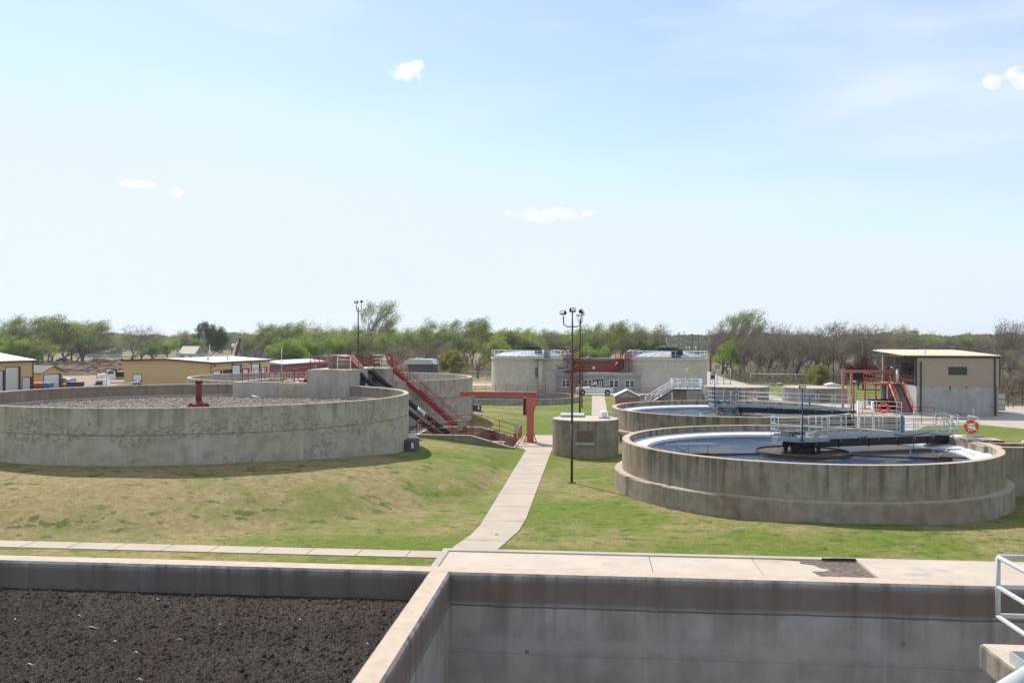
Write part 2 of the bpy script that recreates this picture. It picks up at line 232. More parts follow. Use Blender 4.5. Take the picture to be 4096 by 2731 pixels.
# ------------------------------------------------------------ mesh builder
def frame(d):
    d = d.normalized(); a = Vector((0, 0, 1)) if abs(d.z) < .9 else Vector((0, 1, 0)); x = d.cross(a).normalized(); return x, x.cross(d)
class MB:
    def __init__(s): s.v = []; s.f = []; s.sm = []
    def add(s, vs, fs, smooth=False):
        o = len(s.v); s.v += [tuple(v) for v in vs]; s.f += [tuple(i + o for i in f) for f in fs]; s.sm += [smooth] * len(fs); return s
    def box(s, x0, x1, y0, y1, z0, z1, rot=0, piv=None, M=None):
        vs = [Vector((x, y, z)) for z in (z0, z1) for x, y in ((x0, y0), (x1, y0), (x1, y1), (x0, y1))]
        if rot:
            p = Vector((piv[0], piv[1], 0)) if piv else Vector(((x0 + x1) / 2, (y0 + y1) / 2, 0)); r = Matrix.Rotation(rot, 3, 'Z'); vs = [r @ (v - p) + p for v in vs]
        if M: vs = [M @ v for v in vs]
        return s.add(vs, [(0, 3, 2, 1), (4, 5, 6, 7), (0, 1, 5, 4), (1, 2, 6, 5), (2, 3, 7, 6), (3, 0, 4, 7)])
    def bev(s, x0, x1, y0, y1, z0, z1, b):   # box with chamfered top and side edges
        def ring(z, i): return [(x0 + i + b, y0 + i, z), (x1 - i - b, y0 + i, z), (x1 - i, y0 + i + b, z), (x1 - i, y1 - i - b, z), (x1 - i - b, y1 - i, z), (x0 + i + b, y1 - i, z), (x0 + i, y1 - i - b, z), (x0 + i, y0 + i + b, z)]
        vs = ring(z0, 0) + ring(z1 - b, 0) + ring(z1, b); fs = [tuple(range(7, -1, -1)), tuple(range(16, 24))]
        for k in (0, 8): fs += [(k + i, k + (i + 1) % 8, k + 8 + (i + 1) % 8, k + 8 + i) for i in range(8)]
        return s.add(vs, fs)
    def prism(s, poly, z0, z1):
        n = len(poly); vs = [(x, y, z0) for x, y in poly] + [(x, y, z1) for x, y in poly]
        return s.add(vs, [tuple(range(n - 1, -1, -1)), tuple(range(n, 2 * n))] + [(i, (i + 1) % n, n + (i + 1) % n, n + i) for i in range(n)])
    def extr(s, poly, axis, a, b, M=None):   # poly in the other two axes; axis 'x': (y,z) ; 'y': (x,z)
        n = len(poly); mk = (lambda p, t: (t, p[0], p[1])) if axis == 'x' else (lambda p, t: (p[0], t, p[1]))
        vs = [Vector(mk(p, a)) for p in poly] + [Vector(mk(p, b)) for p in poly]
        if M: vs = [M @ v for v in vs]
        return s.add(vs, [tuple(range(n - 1, -1, -1)), tuple(range(n, 2 * n))] + [(i, (i + 1) % n, n + (i + 1) % n, n + i) for i in range(n)])
    def cyl(s, p0, p1, r0, r1=None, n=10, caps=True):
        p0, p1 = Vector(p0), Vector(p1); r1 = r0 if r1 is None else r1; x, y = frame(p1 - p0); o = len(s.v)
        cs = [(math.cos(2 * math.pi * i / n), math.sin(2 * math.pi * i / n)) for i in range(n)]
        vs = [p0 + (x * c + y * q) * r0 for c, q in cs] + [p1 + (x * c + y * q) * r1 for c, q in cs]
        s.add(vs, [(i, (i + 1) % n, n + (i + 1) % n, n + i) for i in range(n)], True)
        if caps: s.f += [tuple(o + i for i in range(n - 1, -1, -1)), tuple(o + n + i for i in range(n))]; s.sm += [False, False]
        return s
    def tube(s, pts, r, n=8):
        pts = [Vector(p) for p in pts]; o = len(s.v); vs = []
        for i, p in enumerate(pts):
            d = (pts[min(i + 1, len(pts) - 1)] - pts[max(i - 1, 0)]); x, y = frame(d); rr = r[i] if isinstance(r, list) else r
            if i and (x.dot(lx) < 0): x, y = -x, -y
            lx = x; vs += [p + (x * math.cos(2 * math.pi * k / n) + y * math.sin(2 * math.pi * k / n)) * rr for k in range(n)]
        fs = [(a * n + k, a * n + (k + 1) % n, (a + 1) * n + (k + 1) % n, (a + 1) * n + k) for a in range(len(pts) - 1) for k in range(n)]
        s.add(vs, fs, True); s.f += [tuple(o + i for i in range(n - 1, -1, -1)), tuple(o + (len(pts) - 1) * n + i for i in range(n))]; s.sm += [False, False]; return s
    def lathe(s, c, prof, n=96, a0=0., a1=2 * math.pi, smooth=True, closed=False):   # prof = [(r,z)...] revolved; closed profile loops
        full = abs(a1 - a0) > 6.28; k = n if full else n + 1; P = len(prof)
        vs = [(c[0] + r * math.cos(a0 + (a1 - a0) * i / n), c[1] + r * math.sin(a0 + (a1 - a0) * i / n), z) for i in range(k) for r, z in prof]
        fs = []
        for i in range(n):
            j = (i + 1) % k
            for q in range(P if closed else P - 1): q2 = (q + 1) % P; fs.append((i * P + q, j * P + q, j * P + q2, i * P + q2))
        if not full and closed: fs += [tuple(range(P)), tuple((k - 1) * P + q for q in range(P - 1, -1, -1))]
        o = len(s.v); s.add(vs, fs); s.sm[-len(fs):] = [False] * len(fs); return s
    def sphere(s, c, r, n=10, sz=1.):
        return s.lathe(c[:2], [(max(.0005, r * math.sin(math.pi * i / n)), c[2] - r * sz * math.cos(math.pi * i / n)) for i in range(n + 1)], n * 2)
    def build(s, name, mat, parent=None, **k):
        me = bpy.data.meshes.new(name); org = parent_loc(parent); me.from_pydata([(v[0] - org[0], v[1] - org[1], v[2] - org[2]) for v in s.v], [], s.f)
        me.polygons.foreach_set('use_smooth', s.sm); me.materials.append(MATS[mat]); me.update()
        o = bpy.data.objects.new(name, me); col.objects.link(o)
        if parent: o.parent = parent
        for a, b in k.items(): o[a] = b
        return o
    def each(s, name, mat, parent):      # every loose piece becomes a part of its own
        par = list(range(len(s.v)))
        def fd(i):
            while par[i] != i: par[i] = par[par[i]]; i = par[i]
            return i
        for f in s.f:
            for a in f[1:]: par[fd(a)] = fd(f[0])
        gr = {}
        for k, f in enumerate(s.f): gr.setdefault(fd(f[0]), []).append(k)
        for ks in gr.values():
            used = sorted({i for k in ks for i in s.f[k]}); mp_ = {i: j for j, i in enumerate(used)}; q = MB(); q.v = [s.v[i] for i in used]; q.f = [tuple(mp_[i] for i in s.f[k]) for k in ks]; q.sm = [s.sm[k] for k in ks]; q.build(name, mat, parent)
def parent_loc(p):
    l = Vector((0, 0, 0))
    while p: l += p.location; p = p.parent
    return l
def T(name, label, cat, loc=(0, 0, 0), group=None):
    o = bpy.data.objects.new(name, None); o.empty_display_size = .3; col.objects.link(o); o.location = loc; o['label'] = label; o['category'] = cat
    if group: o['group'] = group
    return o
def struct(o): o['kind'] = 'structure'; return o
def dup(root, loc, rz=None, label=None, scale=None):
    r = root.copy(); col.objects.link(r); r.location = loc
    if rz is not None: r.rotation_euler = (0, 0, rz)
    if scale: r.scale = scale
    if label: r['label'] = label
    for ch in list(root.children):
        c = ch.copy(); col.objects.link(c); c.parent = r
        for g in list(ch.children): d = g.copy(); col.objects.link(d); d.parent = c
    return r
def rail(parent, pts, mat='pale_rail', h=(.36, .72, 1.08), r=.024, sp=1.5, posts=True, name='railing', foot=0., post_r=None, ends=True):
    """railing along a polyline of floor points: rails as one mesh, every post its own piece"""
    pts = [Vector(p) for p in pts]; m = MB()
    for k in h: m.tube([p + Vector((0, 0, k)) for p in pts], r, 6)
    ro = m.build(name, mat, parent)
    if posts:
        for a, b in zip(pts[:-1], pts[1:]):
            n = max(1, round((b - a).length / sp))
            for i in range(n + (b == pts[-1])):
                p = a.lerp(b, i / n); MB().cyl(p - Vector((0, 0, foot)), p + Vector((0, 0, h[-1])), post_r or r * 1.05, None, 6).build('post', mat, ro)
    return ro
# ============================================================ SETTING: ground, pavings, roads
def sst(a, b, x):
    t = min(1, max(0, (x - a) / (b - a))); return t * t * (3 - 2 * t)
def gh(u, v):
    if -13.3 < u < -5.83 and 67.97 < v < 74.68: return -1.35
    rb = math.hypot(u + 25.4, v - 56.5) - 13.56
    wf = min(1, max(0, (56.5 - v) / 11)); hb = (1.15 + .65 * wf) * max(0, 1 - (max(0, rb) / 8.5) ** (1.05 + .75 * wf))
    g = .82 * (1 - sst(-14, -5.6, u)) * sst(50, 62, v) * (1 - sst(96, 108, v))
    ra = math.hypot(u - 11.66, v - 51.1) - 10.3; ha = .2 * (1 - sst(.5, 5, ra)) * sst(42, 40, v) if ra > -1 else .2 * sst(42, 40, v)
    h = max(hb, g) * sst(-5.2, -6.6, u) * sst(34.3, 36.2, v) if u < 0 else ha
    if u < -6 and v < 60: h += .05 * noise.noise(Vector((u * .25, v * .25, 0))) * min(1, h)
    return h
def axis(a, b, st, lo, hi):
    m = list(np.arange(a, b + .01, st)); o = []; x = a; d = st
    while x > lo: d *= 1.45; x -= d; o.append(x)
    p = []; x = b; d = st
    while x < hi: d *= 1.45; x += d; p.append(x)
    return o[::-1] + m + p
gx = sorted(axis(-70, 45, .75, -7000, 7000) + [-13.36, -13.24, -5.86, -5.79]); gy = sorted(axis(28, 140, .75, -900, 9500) + [67.92, 68.03, 74.62, 74.74])
g = MB(); W = len(gx)
g.v = [(x, y, gh(x, y) if (-70 <= x <= 45 and 28 <= y <= 140) else (1.93 * (1 - sst(.3, 8.2, abs(y - 48) - 4)) * 0)) for y in gy for x in gx]
g.f = [(j * W + i, j * W + i + 1, (j + 1) * W + i + 1, (j + 1) * W + i) for j in range(len(gy) - 1) for i in range(W - 1)]; g.sm = [True] * len(g.f)
struct(g.build('ground', 'grass'))
def sheet(name, polys, z, mat, th=.03):
    m = MB()
    for p in polys: m.prism(p, z - th, z)
    return struct(m.build(name, mat))
def jl(pts, z, wd=.03, mat='joint', name='paving_joints'):
    m = MB()
    for (a, b, c, d) in pts:
        L = math.hypot(c - a, d - b); nx_, ny_ = -(d - b) / L * wd / 2, (c - a) / L * wd / 2
        m.prism([(a - nx_, b - ny_), (a + nx_, b + ny_), (c + nx_, d + ny_), (c - nx_, d - ny_)], z - .01, z)
    return struct(m.build(name, mat))
sheet('footpath', [[(-5.41, 34.5), (-3.62, 34.5), (-3.45, 35.6), (-3.05, 38.3), (-2.93, 41), (-2.92, 67.2), (-4.83, 67.2), (-4.83, 39.2), (-4.98, 37.2), (-5.3, 35.4)]], .035, 'path_concrete', .08)
sheet('plaza_paving', [[(-5.7, 68.9), (-4.83, 67.2), (-2.7, 67.2), (1.2, 68), (1.2, 78), (-4.9, 78), (-5.7, 76.8)]], .039, 'path_concrete', .08)
sheet('far_footpath', [[(.02, 78), (1.82, 78), (2.0, 138), (.15, 138)]], .035, 'path_concrete', .08)
sheet('sidewalk', [[(-70, 33.15), (-5.66, 33.15), (-5.66, 34.2), (-70, 34.2)]], .035, 'path_concrete', .08)
sheet('cross_path', [[(2.0, 60.6), (3.4, 60.6), (3.4, 61.6), (2.0, 61.6)]], .03, 'path_concrete', .05)
jl([(-4.8, y, -2.95, y - .02) for y in (40.3, 43.9, 47.6, 51.3, 54.7, 58.4, 62, 65.4)] + [(-5.3, 36.3, -3.35, 36.2), (-5.65, 72.6, 1, 72.5), (-2.6, 68, -2.5, 78)] + [(-6.9 - 1.9 * i, 33.17, -6.9 - 1.9 * i + .02, 34.19) for i in range(24)] + [(.05, y, 1.85, y) for y in range(81, 137, 4)], .041)
sheet('apron', [[(-5.39, 28), (2.17, 28), (2.17, 34.12), (-5.39, 34.12)], [(2.20, 28), (5.96, 28), (5.96, 34.12), (2.20, 34.12)], [(5.99, 28), (9.70, 28), (9.70, 34.12), (5.99, 34.12)], [(9.74, 28), (16.2, 28), (16.2, 34.12), (9.74, 34.12)]], .04, 'apron_concrete', .06)
sheet('raised_slab', [[(9.72, 28), (16.2, 28), (16.2, 34.12), (9.72, 34.12)]], .14, 'apron_concrete', .098)
silt = [(7.0, 34.10), (7.7, 33.95), (7.6, 33.6), (8.05, 33.4), (8.15, 33.05), (8.5, 32.8), (8.2, 32.5), (7.75, 32.45), (7.85, 32.0), (8.1, 31), (9.71, 31), (9.71, 34.10)]
struct(MB().prism(silt, .03, .052).build('wet_silt', 'wet_silt'))
kb = MB(); kb.extr([(34.14, -.05), (34.14, .075), (34.16, .09), (34.48, .09), (34.5, .07), (34.5, -.05)], 'x', -5.66, 18)
struct(kb.build('kerb', 'kerb_concrete')); struct(MB().extr([(-5.66, -.05), (-5.66, .088), (-5.42, .088), (-5.39, .06), (-5.39, -.05)], 'y', 28, 34.137).build('side_kerb', 'kerb_concrete'))
o = MB().cyl((8.5, 34.06, .12), (9.7, 34.06, .12), .05).build('drain_pipe', 'black_pipe'); o['label'] = 'short black pipe along the kerb above the wet silt patch'; o['category'] = 'pipe'
# far paving and roads
sheet('road', [[(-70, 164), (-18, 164), (-12, 165), (-10, 172), (-70, 184)]], .03, 'road_concrete'); sheet('gravel_verge', [[(-70, 184.1), (-10, 172.1), (-6, 180), (-70, 196)]], .026, 'dirt')
sheet('service_road', [[(-9, 138.2), (8, 138.2), (15.8, 140), (16, 146), (8, 146.2), (-9, 146.2)]], .03, 'road_concrete')
sheet('yard_paving', [[(21.5, 58), (26.5, 60), (28.5, 74), (29.2, 85), (33, 92), (38.7, 93.8), (41.5, 89.2), (60, 76), (90, 80), (90, 131), (53, 122), (47, 128), (46, 128.5), (36, 128.8), (29, 138), (24.3, 160), (25.5, 176), (31, 181), (30.5, 212), (36, 300), (33, 300), (26.5, 212), (21.5, 176), (19.5, 146), (15, 140), (16, 112), (19, 88), (21, 70)]], .03, 'road_concrete')
sheet('dirt_yard', [[(-130, 112), (-32, 112), (-34, 150), (-48, 190), (-140, 195)]], .02, 'dirt', .02)
# turf: grass tufts standing in the near lawns, too many to count
n = 130000
u = np.concatenate([rng.uniform(-36, -5, n // 2), rng.uniform(-5, 24, n // 2)]); v = 34.25 + 26 * rng.random(len(u)) ** 1.6; v = np.where((u < -5.66) & (rng.random(len(u)) < .06), rng.uniform(31.2, 33.1, len(u)), v)
ok = (np.hypot(u + 25.4, v - 56.5) > 13.7) & (np.hypot(u - 11.66, v - 51.1) > 10.42) & ~((u > -5.45) & (u < -2.9) & (v > 34.1) & ((v > 38.5) | (u < -3.7 + (v - 34.5) * .18) & (u > -5.42 + (v - 34.5) * .13)))
ok &= ~((u > -5.7) & (v < 34.52)) & ~((np.hypot(u + .4, v - 65.3) < 2.45)) & ~((u > -13.6) & (u < -5.7) & (v > 67.5))
u, v = u[ok], v[ok]; n = len(u)
patch = np.array([noise.noise(Vector((a * .5, b * .5, 3))) for a, b in zip(u, v)]); keep = rng.random(n) < .8; u, v, patch = u[keep], v[keep], patch[keep]; n = len(u)
zz = np.array([gh(a, b) for a, b in zip(u, v)]); hgt = (.012 + .028 * rng.random(n) ** 2) * (1 + 1.2 * np.clip(patch - .2, 0, 1)); an = rng.uniform(0, 6.28, n); wd = .012 + .016 * rng.random(n); lx = rng.normal(.25, .4, n) * hgt; ly = rng.normal(-.1, .4, n) * hgt
co = np.empty((n, 3, 3)); co[:, 0] = np.c_[u - np.cos(an) * wd, v - np.sin(an) * wd, zz - .01]; co[:, 1] = np.c_[u + np.cos(an) * wd, v + np.sin(an) * wd, zz - .01]; co[:, 2] = np.c_[u + lx, v + ly, zz + hgt]
me = bpy.data.meshes.new('grass'); me.vertices.add(n * 3); me.vertices.foreach_set('co', co.ravel()); me.loops.add(n * 3); me.loops.foreach_set('vertex_index', np.arange(n * 3)); me.polygons.add(n); me.polygons.foreach_set('loop_start', np.arange(n) * 3); me.polygons.foreach_set('loop_total', np.full(n, 3)); me.update(); me.materials.append(MATS['grass_blade'])
o = bpy.data.objects.new('grass', me); col.objects.link(o); o['kind'] = 'stuff'; o['label'] = 'short patchy green and straw coloured turf on the lawns'; o['category'] = 'grass'
# ============================================================ FOREGROUND BASINS
BT = 4.44
t = T('concrete_basin', 'large rectangular concrete basin in the foreground, left cell full of dark crust, right cell empty', 'basin', (-2.4, 14, 0))
c_ = .035
MB().extr([(13.97, -.2), (13.97, BT - c_), (13.97 + c_, BT), (14.32, BT), (14.32, -.2)], 'x', -15, 13).build('far_wall', 'basin_concrete', t)
MB().extr([(-2.54, -.2), (-2.54, BT - c_), (-2.54 + c_, BT), (-2.19 - c_, BT), (-2.19, BT - c_), (-2.19, -.2)], 'y', 2.0, 14.0).build('dividing_wall', 'basin_concrete', t)
MB().box(-15.35, -15.0, 1.6, 14.3, -.2, BT).build('side_wall', 'basin_concrete', t); MB().box(13, 13.35, 1.6, 14.3, -.2, BT).build('side_wall', 'basin_concrete', t)
MB().box(-15, 13, 1.6, 1.98, -.2, BT - .01).build('near_wall', 'basin_concrete', t); MB().box(-15, 13, 1.98, 13.97, -.3, .05).build('floor', 'basin_concrete', t)
for x in (-.98, 1.0, 4.68, -1.0):
    MB().cyl((x, 13.958, {-.98: 3.24, 1.0: 3.93, 4.68: 3.55, -1.0: 2.5}[x]), (x, 13.98, {-.98: 3.24, 1.0: 3.93, 4.68: 3.55, -1.0: 2.5}[x]), .035, None, 14).build('form_tie_patch', 'basin_joint', t)
# crust on the left cell: one displaced surface
sx, sy = 760, 480; X = np.linspace(-11.5, -2.5401, sx); Y = np.linspace(7.6, 13.9699, sy)
def smooth(a, k):
    for _ in range(2):
        for ax in (0, 1): a = sum(np.roll(a, s, ax) for s in range(-k, k + 1)) / (2 * k + 1)
    return a / a.std()
H_ = .007 * rng.normal(size=(sy, sx)) + .011 * smooth(rng.normal(size=(sy, sx)), 1) + .007 * smooth(rng.normal(size=(sy, sx)), 3) + .003 * smooth(rng.normal(size=(sy, sx)), 8); H_ = np.abs(H_) * 1.3 + .006 * smooth(rng.normal(size=(sy, sx)), 20)
edge = np.clip((13.97 - Y) / .35, 0, 1)[:, None]; H_ = H_ * (.25 + .75 * edge) - .03 * (1 - edge)
gxx, gyy = np.meshgrid(X, Y); jx = rng.normal(0, .004, gxx.shape); gx2 = gxx + jx; gx2[:, 0] = X[0]; gx2[:, -1] = X[-1]
co = np.stack([gx2, gyy, 4.02 + H_], -1).reshape(-1, 3); idx = np.arange(sx * sy).reshape(sy, sx); q = np.stack([idx[:-1, :-1], idx[:-1, 1:], idx[1:, 1:], idx[1:, :-1]], -1).reshape(-1, 4)
me = bpy.data.meshes.new('sludge_crust'); me.vertices.add(len(co)); me.vertices.foreach_set('co', co.ravel()); me.loops.add(q.size); me.loops.foreach_set('vertex_index', q.ravel()); me.polygons.add(len(q)); me.polygons.foreach_set('loop_start', np.arange(len(q)) * 4); me.polygons.foreach_set('loop_total', np.full(len(q), 4)); me.update(); me.materials.append(MATS['scum'])
o = bpy.data.objects.new('sludge_crust', me); col.objects.link(o); o['kind'] = 'stuff'; o['label'] = 'dark lumpy crust of floating sludge filling the left foreground basin'; o['category'] = 'sludge'
# bits of litter on the crust
MATS['litter'] = plain('litter', (.62, .6, .58), .7)
for k, (px_, py_, L_) in enumerate(((370, 2512, .22), (1470, 2578, .07), (460, 2568, .09), (630, 2398, .07), (318, 2465, .12), (545, 2612, .1), (1200, 2480, .07), (60, 2480, .06), (880, 2500, .06), (720, 2560, .09), (120, 2660, .13), (560, 2720, .1))):
    u_, v_ = G('N', px_, py_, 4.04)
    m = MB(); m.tube([(u_ - L_ / 2, v_, 4.045), (u_ - L_ / 6, v_ + .02, 4.058), (u_ + L_ / 5, v_ - .014, 4.055), (u_ + L_ / 2, v_ + .02, 4.04)], [.002, .008, .007, .002], 5)
    o = m.build('litter_scrap', 'litter'); o['label'] = 'small pale scrap of litter lying on the dark sludge crust'; o['category'] = 'litter'; o['group'] = 'scraps on the sludge crust'
# walkway slab with railing on the right
t = T('walkway', 'concrete walkway slab with pale metal railing jutting in at the bottom right corner', 'walkway', (4.4, 10.6, 4.39))
MB().bev(4.40, 12.9, 2.0, 10.66, 4.39, 4.65, .02).build('slab', 'vault_concrete', t); MB().box(5.6, 5.95, 2.0, 10.3, 3.8, 4.388).build('beam', 'basin_concrete', t)
r1 = MB()
for k in (5.79, 5.475, 5.165): r1.tube([(12.8, 9.98, k), (4.33, 9.98, k), (4.30, 9.94, k), (4.30, 2.2, k)], .025, 10)
r1.tube([(4.30, 9.95, 5.79), (4.30, 9.95, 5.165)], .025, 10)
ro = r1.build('railing', 'pale_rail', t)
for x, y in ((4.30, 9.35), (4.30, 7.6), (4.30, 5.9), (6.1, 9.98), (8, 9.98)):
    pz = MB().cyl((x + .03, y, 4.66), (x + .03, y, 5.80), .026, None, 12); pz.box(x - .05, x + .11, y - .075, y + .075, 4.65, 4.665); pz.cyl((x + .10, y - .05, 4.66), (x + .10, y - .05, 4.69), .012, None, 6); pz.build('post', 'pale_rail', ro)
tb = MB(); tb.box(4.40, 4.412, 2.2, 9.9, 4.70, 4.82); tb.box(4.40, 12.8, 9.9, 9.912, 4.70, 4.82); tb.build('toe_board', 'pale_rail', t)
t = T('hand_railing', 'blurred white rail right beside the camera in the bottom right corner', 'railing', (1.2, 1.6, 6.3))
a = V('N', 3905, 2840, 1.75); b = V('N', 4215, 2640, 2.1)
MB().tube([(a[0] - .5, 1.15, a[1] - .35), (a[0], 1.75, a[1]), (b[0], 2.1, b[1]), (b[0] + .6, 2.7, b[1] + .2)], .022, 16).build('rail', 'pale_rail', t)
MB().cyl((b[0] + .5, 2.6, 6.2), (b[0] + .5, 2.6, b[1] + .15), .026).build('post', 'pale_rail', t)
# ============================================================ CLARIFIERS
def ring_boxes(m, c, r0, r1, z0, z1, n=96, a0=0, a1=2 * math.pi): return m.lathe(c, [(r0, z0), (r1, z0), (r1, z1), (r0, z1)], n, a0, a1, closed=True)
def clarifier(c, label, ang, ring_mat, blackc, zb=0.):
    cx_, cy_ = c
    t = T('clarifier_tank', label, 'tank', (cx_, cy_, zb))
    MB().lathe(c, [(9.48, .3), (9.9, .3), (9.9, 2.615), (9.875, 2.65), (9.50, 2.65), (9.48, 2.62)], 160, closed=True).build('wall', 'clarifier_concrete', t)
    MB().lathe(c, [(9.85, -.3), (10.32, -.3), (10.32, .98), (10.27, 1.03), (9.85, 1.03)], 160, closed=True).build('plinth', 'clarifier_concrete', t)
    lw = math.radians(ang - 28) ; a0, a1 = lw + .0, lw + 2 * math.pi - .005
    cv = MB().lathe(c, [(8.50, 2.0), (8.53, 2.0), (8.53, 2.13), (8.52, 2.16), (9.47, 2.27), (9.47, 2.24), (8.50, 2.13)], 130, a0, a1, closed=True).build('launder_cover', 'white_cover', t)
    hb = MB()
    for k in range(46):
        a = a0 + (a1 - a0) * (k + .5) / 46; hb.cyl((cx_ + 9.36 * math.cos(a), cy_ + 9.36 * math.sin(a), 2.2), (cx_ + 9.36 * math.cos(a), cy_ + 9.36 * math.sin(a), 2.36), .012, None, 5)
    hb.each('cover_bolt', 'grey_steel', cv)
    sm_ = MB()
    for k in range(58):
        a = a0 + (a1 - a0) * k / 58; p = [(cx_ + r_ * math.cos(a), cy_ + r_ * math.sin(a), z_) for r_, z_ in ((8.53, 2.168), (9.44, 2.272))]; sm_.tube(p, .009, 4)
    sm_.each('cover_seam', 'grey_steel', cv)
    MB().lathe(c, [(8.40, 1.9), (8.47, 1.9), (8.47, 2.03), (8.40, 2.03)], 130, closed=True).build('weir', 'grey_steel', t)
    MB().box(cx_ + 8.5, cx_ + 8.56, cy_ - .9, cy_ + .9, 2.0, 2.36, rot=math.radians(ang - 27), piv=c).build('splash_panel', 'white_cover', t)
    fr = MB().lathe(c, [(2.46, 1.75), (2.52, 1.75), (2.52, 2.14), (2.46, 2.14)], 72, closed=True)
    fw = fr.build('feedwell', ring_mat, t)
    ctr = MB().lathe(c, [(.62, 1.6), (.62, 2.35), (.75, 2.45), (.75, 2.62), (.9, 2.66), (.9, 2.76), (.05, 2.76)], 28)
    ctr.build('centre_column', 'black_steel' if blackc else 'pale_grp', t)
    lg = MB()
    for k in range(4):
        a = k * math.pi / 2 + .35; x, y = cx_ + 1.0 * math.cos(a), cy_ + 1.0 * math.sin(a); lg.extr([(-.02, 1.75), (.05, 1.75), (.16, 2.35), (.22, 2.45), (.22, 2.6), (-.16, 2.6), (-.16, 2.45), (-.10, 2.35)], 'y', -.05, .05, Matrix.Translation((x, y, 0)).to_4x4() @ Matrix.Rotation(a, 4, 'Z'))
    lg.each('drive_bracket', 'black_steel' if blackc else 'grey_steel', t)
    if not blackc: MB().lathe(c, [(1.35, 1.75), (1.40, 1.75), (1.40, 2.1), (1.35, 2.1)], 60, closed=True).build('inner_ring', ring_mat, t)
    # skimmer arms on the water, one to each side
    for s_, an, r0_ in ((1, math.radians(ang - 38 if blackc else ang + 120), 2.5), (-1, math.radians(ang + 172 if blackc else ang + 170), 2.5)):
        M_ = Matrix.Translation((cx_, cy_, 0)) @ Matrix.Rotation(an, 4, 'Z'); a = MB()
        a.box(r0_, 6.6, -.03, .03, 1.95, 2.04, M=M_); sk = a.build('skimmer_arm', 'rusty_steel' if blackc else 'grey_steel', t)
        b = MB(); b.box(5.4, 7.5, -.09, .09, 1.95, 2.09, M=M_); b.cyl(M_ @ Vector((6.9, 0, 2.12)), M_ @ Vector((8.2, 0, 2.12)), .045); b.build('skimmer_blade', 'rusty_steel', sk)
        b = MB(); b.box(5.2, 7.9, -.05, .05, 2.52, 2.58, M=M_)
        for x in (5.5, 6.6): b.box(x - .035, x + .035, -.035, .035, 2.08, 2.52, M=M_)
        b.tube([M_ @ Vector((7.4, 0, 2.52)), M_ @ Vector((6.7, 0, 2.1))], .03, 6); b.build('skimmer_frame', 'grey_steel', sk)
        if not blackc: break
    struct(MB().lathe(c, [(.02, 1.95), (8.45, 1.95)], 120).build('water', 'clarifier_water'))
    MB().lathe(c, [(.6, 2.05), (2.47, 2.05)], 48).build('foam', 'foam', t)
    struct(MB().lathe(c, [(8.47, 1.9), (9.5, 1.9)], 100).build('launder_water', 'dark_water'))
    return t
clarifier((11.66, 51.1), 'nearest open round clarifier tank with rusty inner ring and black centre column', 22, 'rusty_steel', True)
clarifier((11.64, 76.9), 'second open round clarifier tank, behind the near one, with pale grey inner rings', -25, 'pale_grp', False)
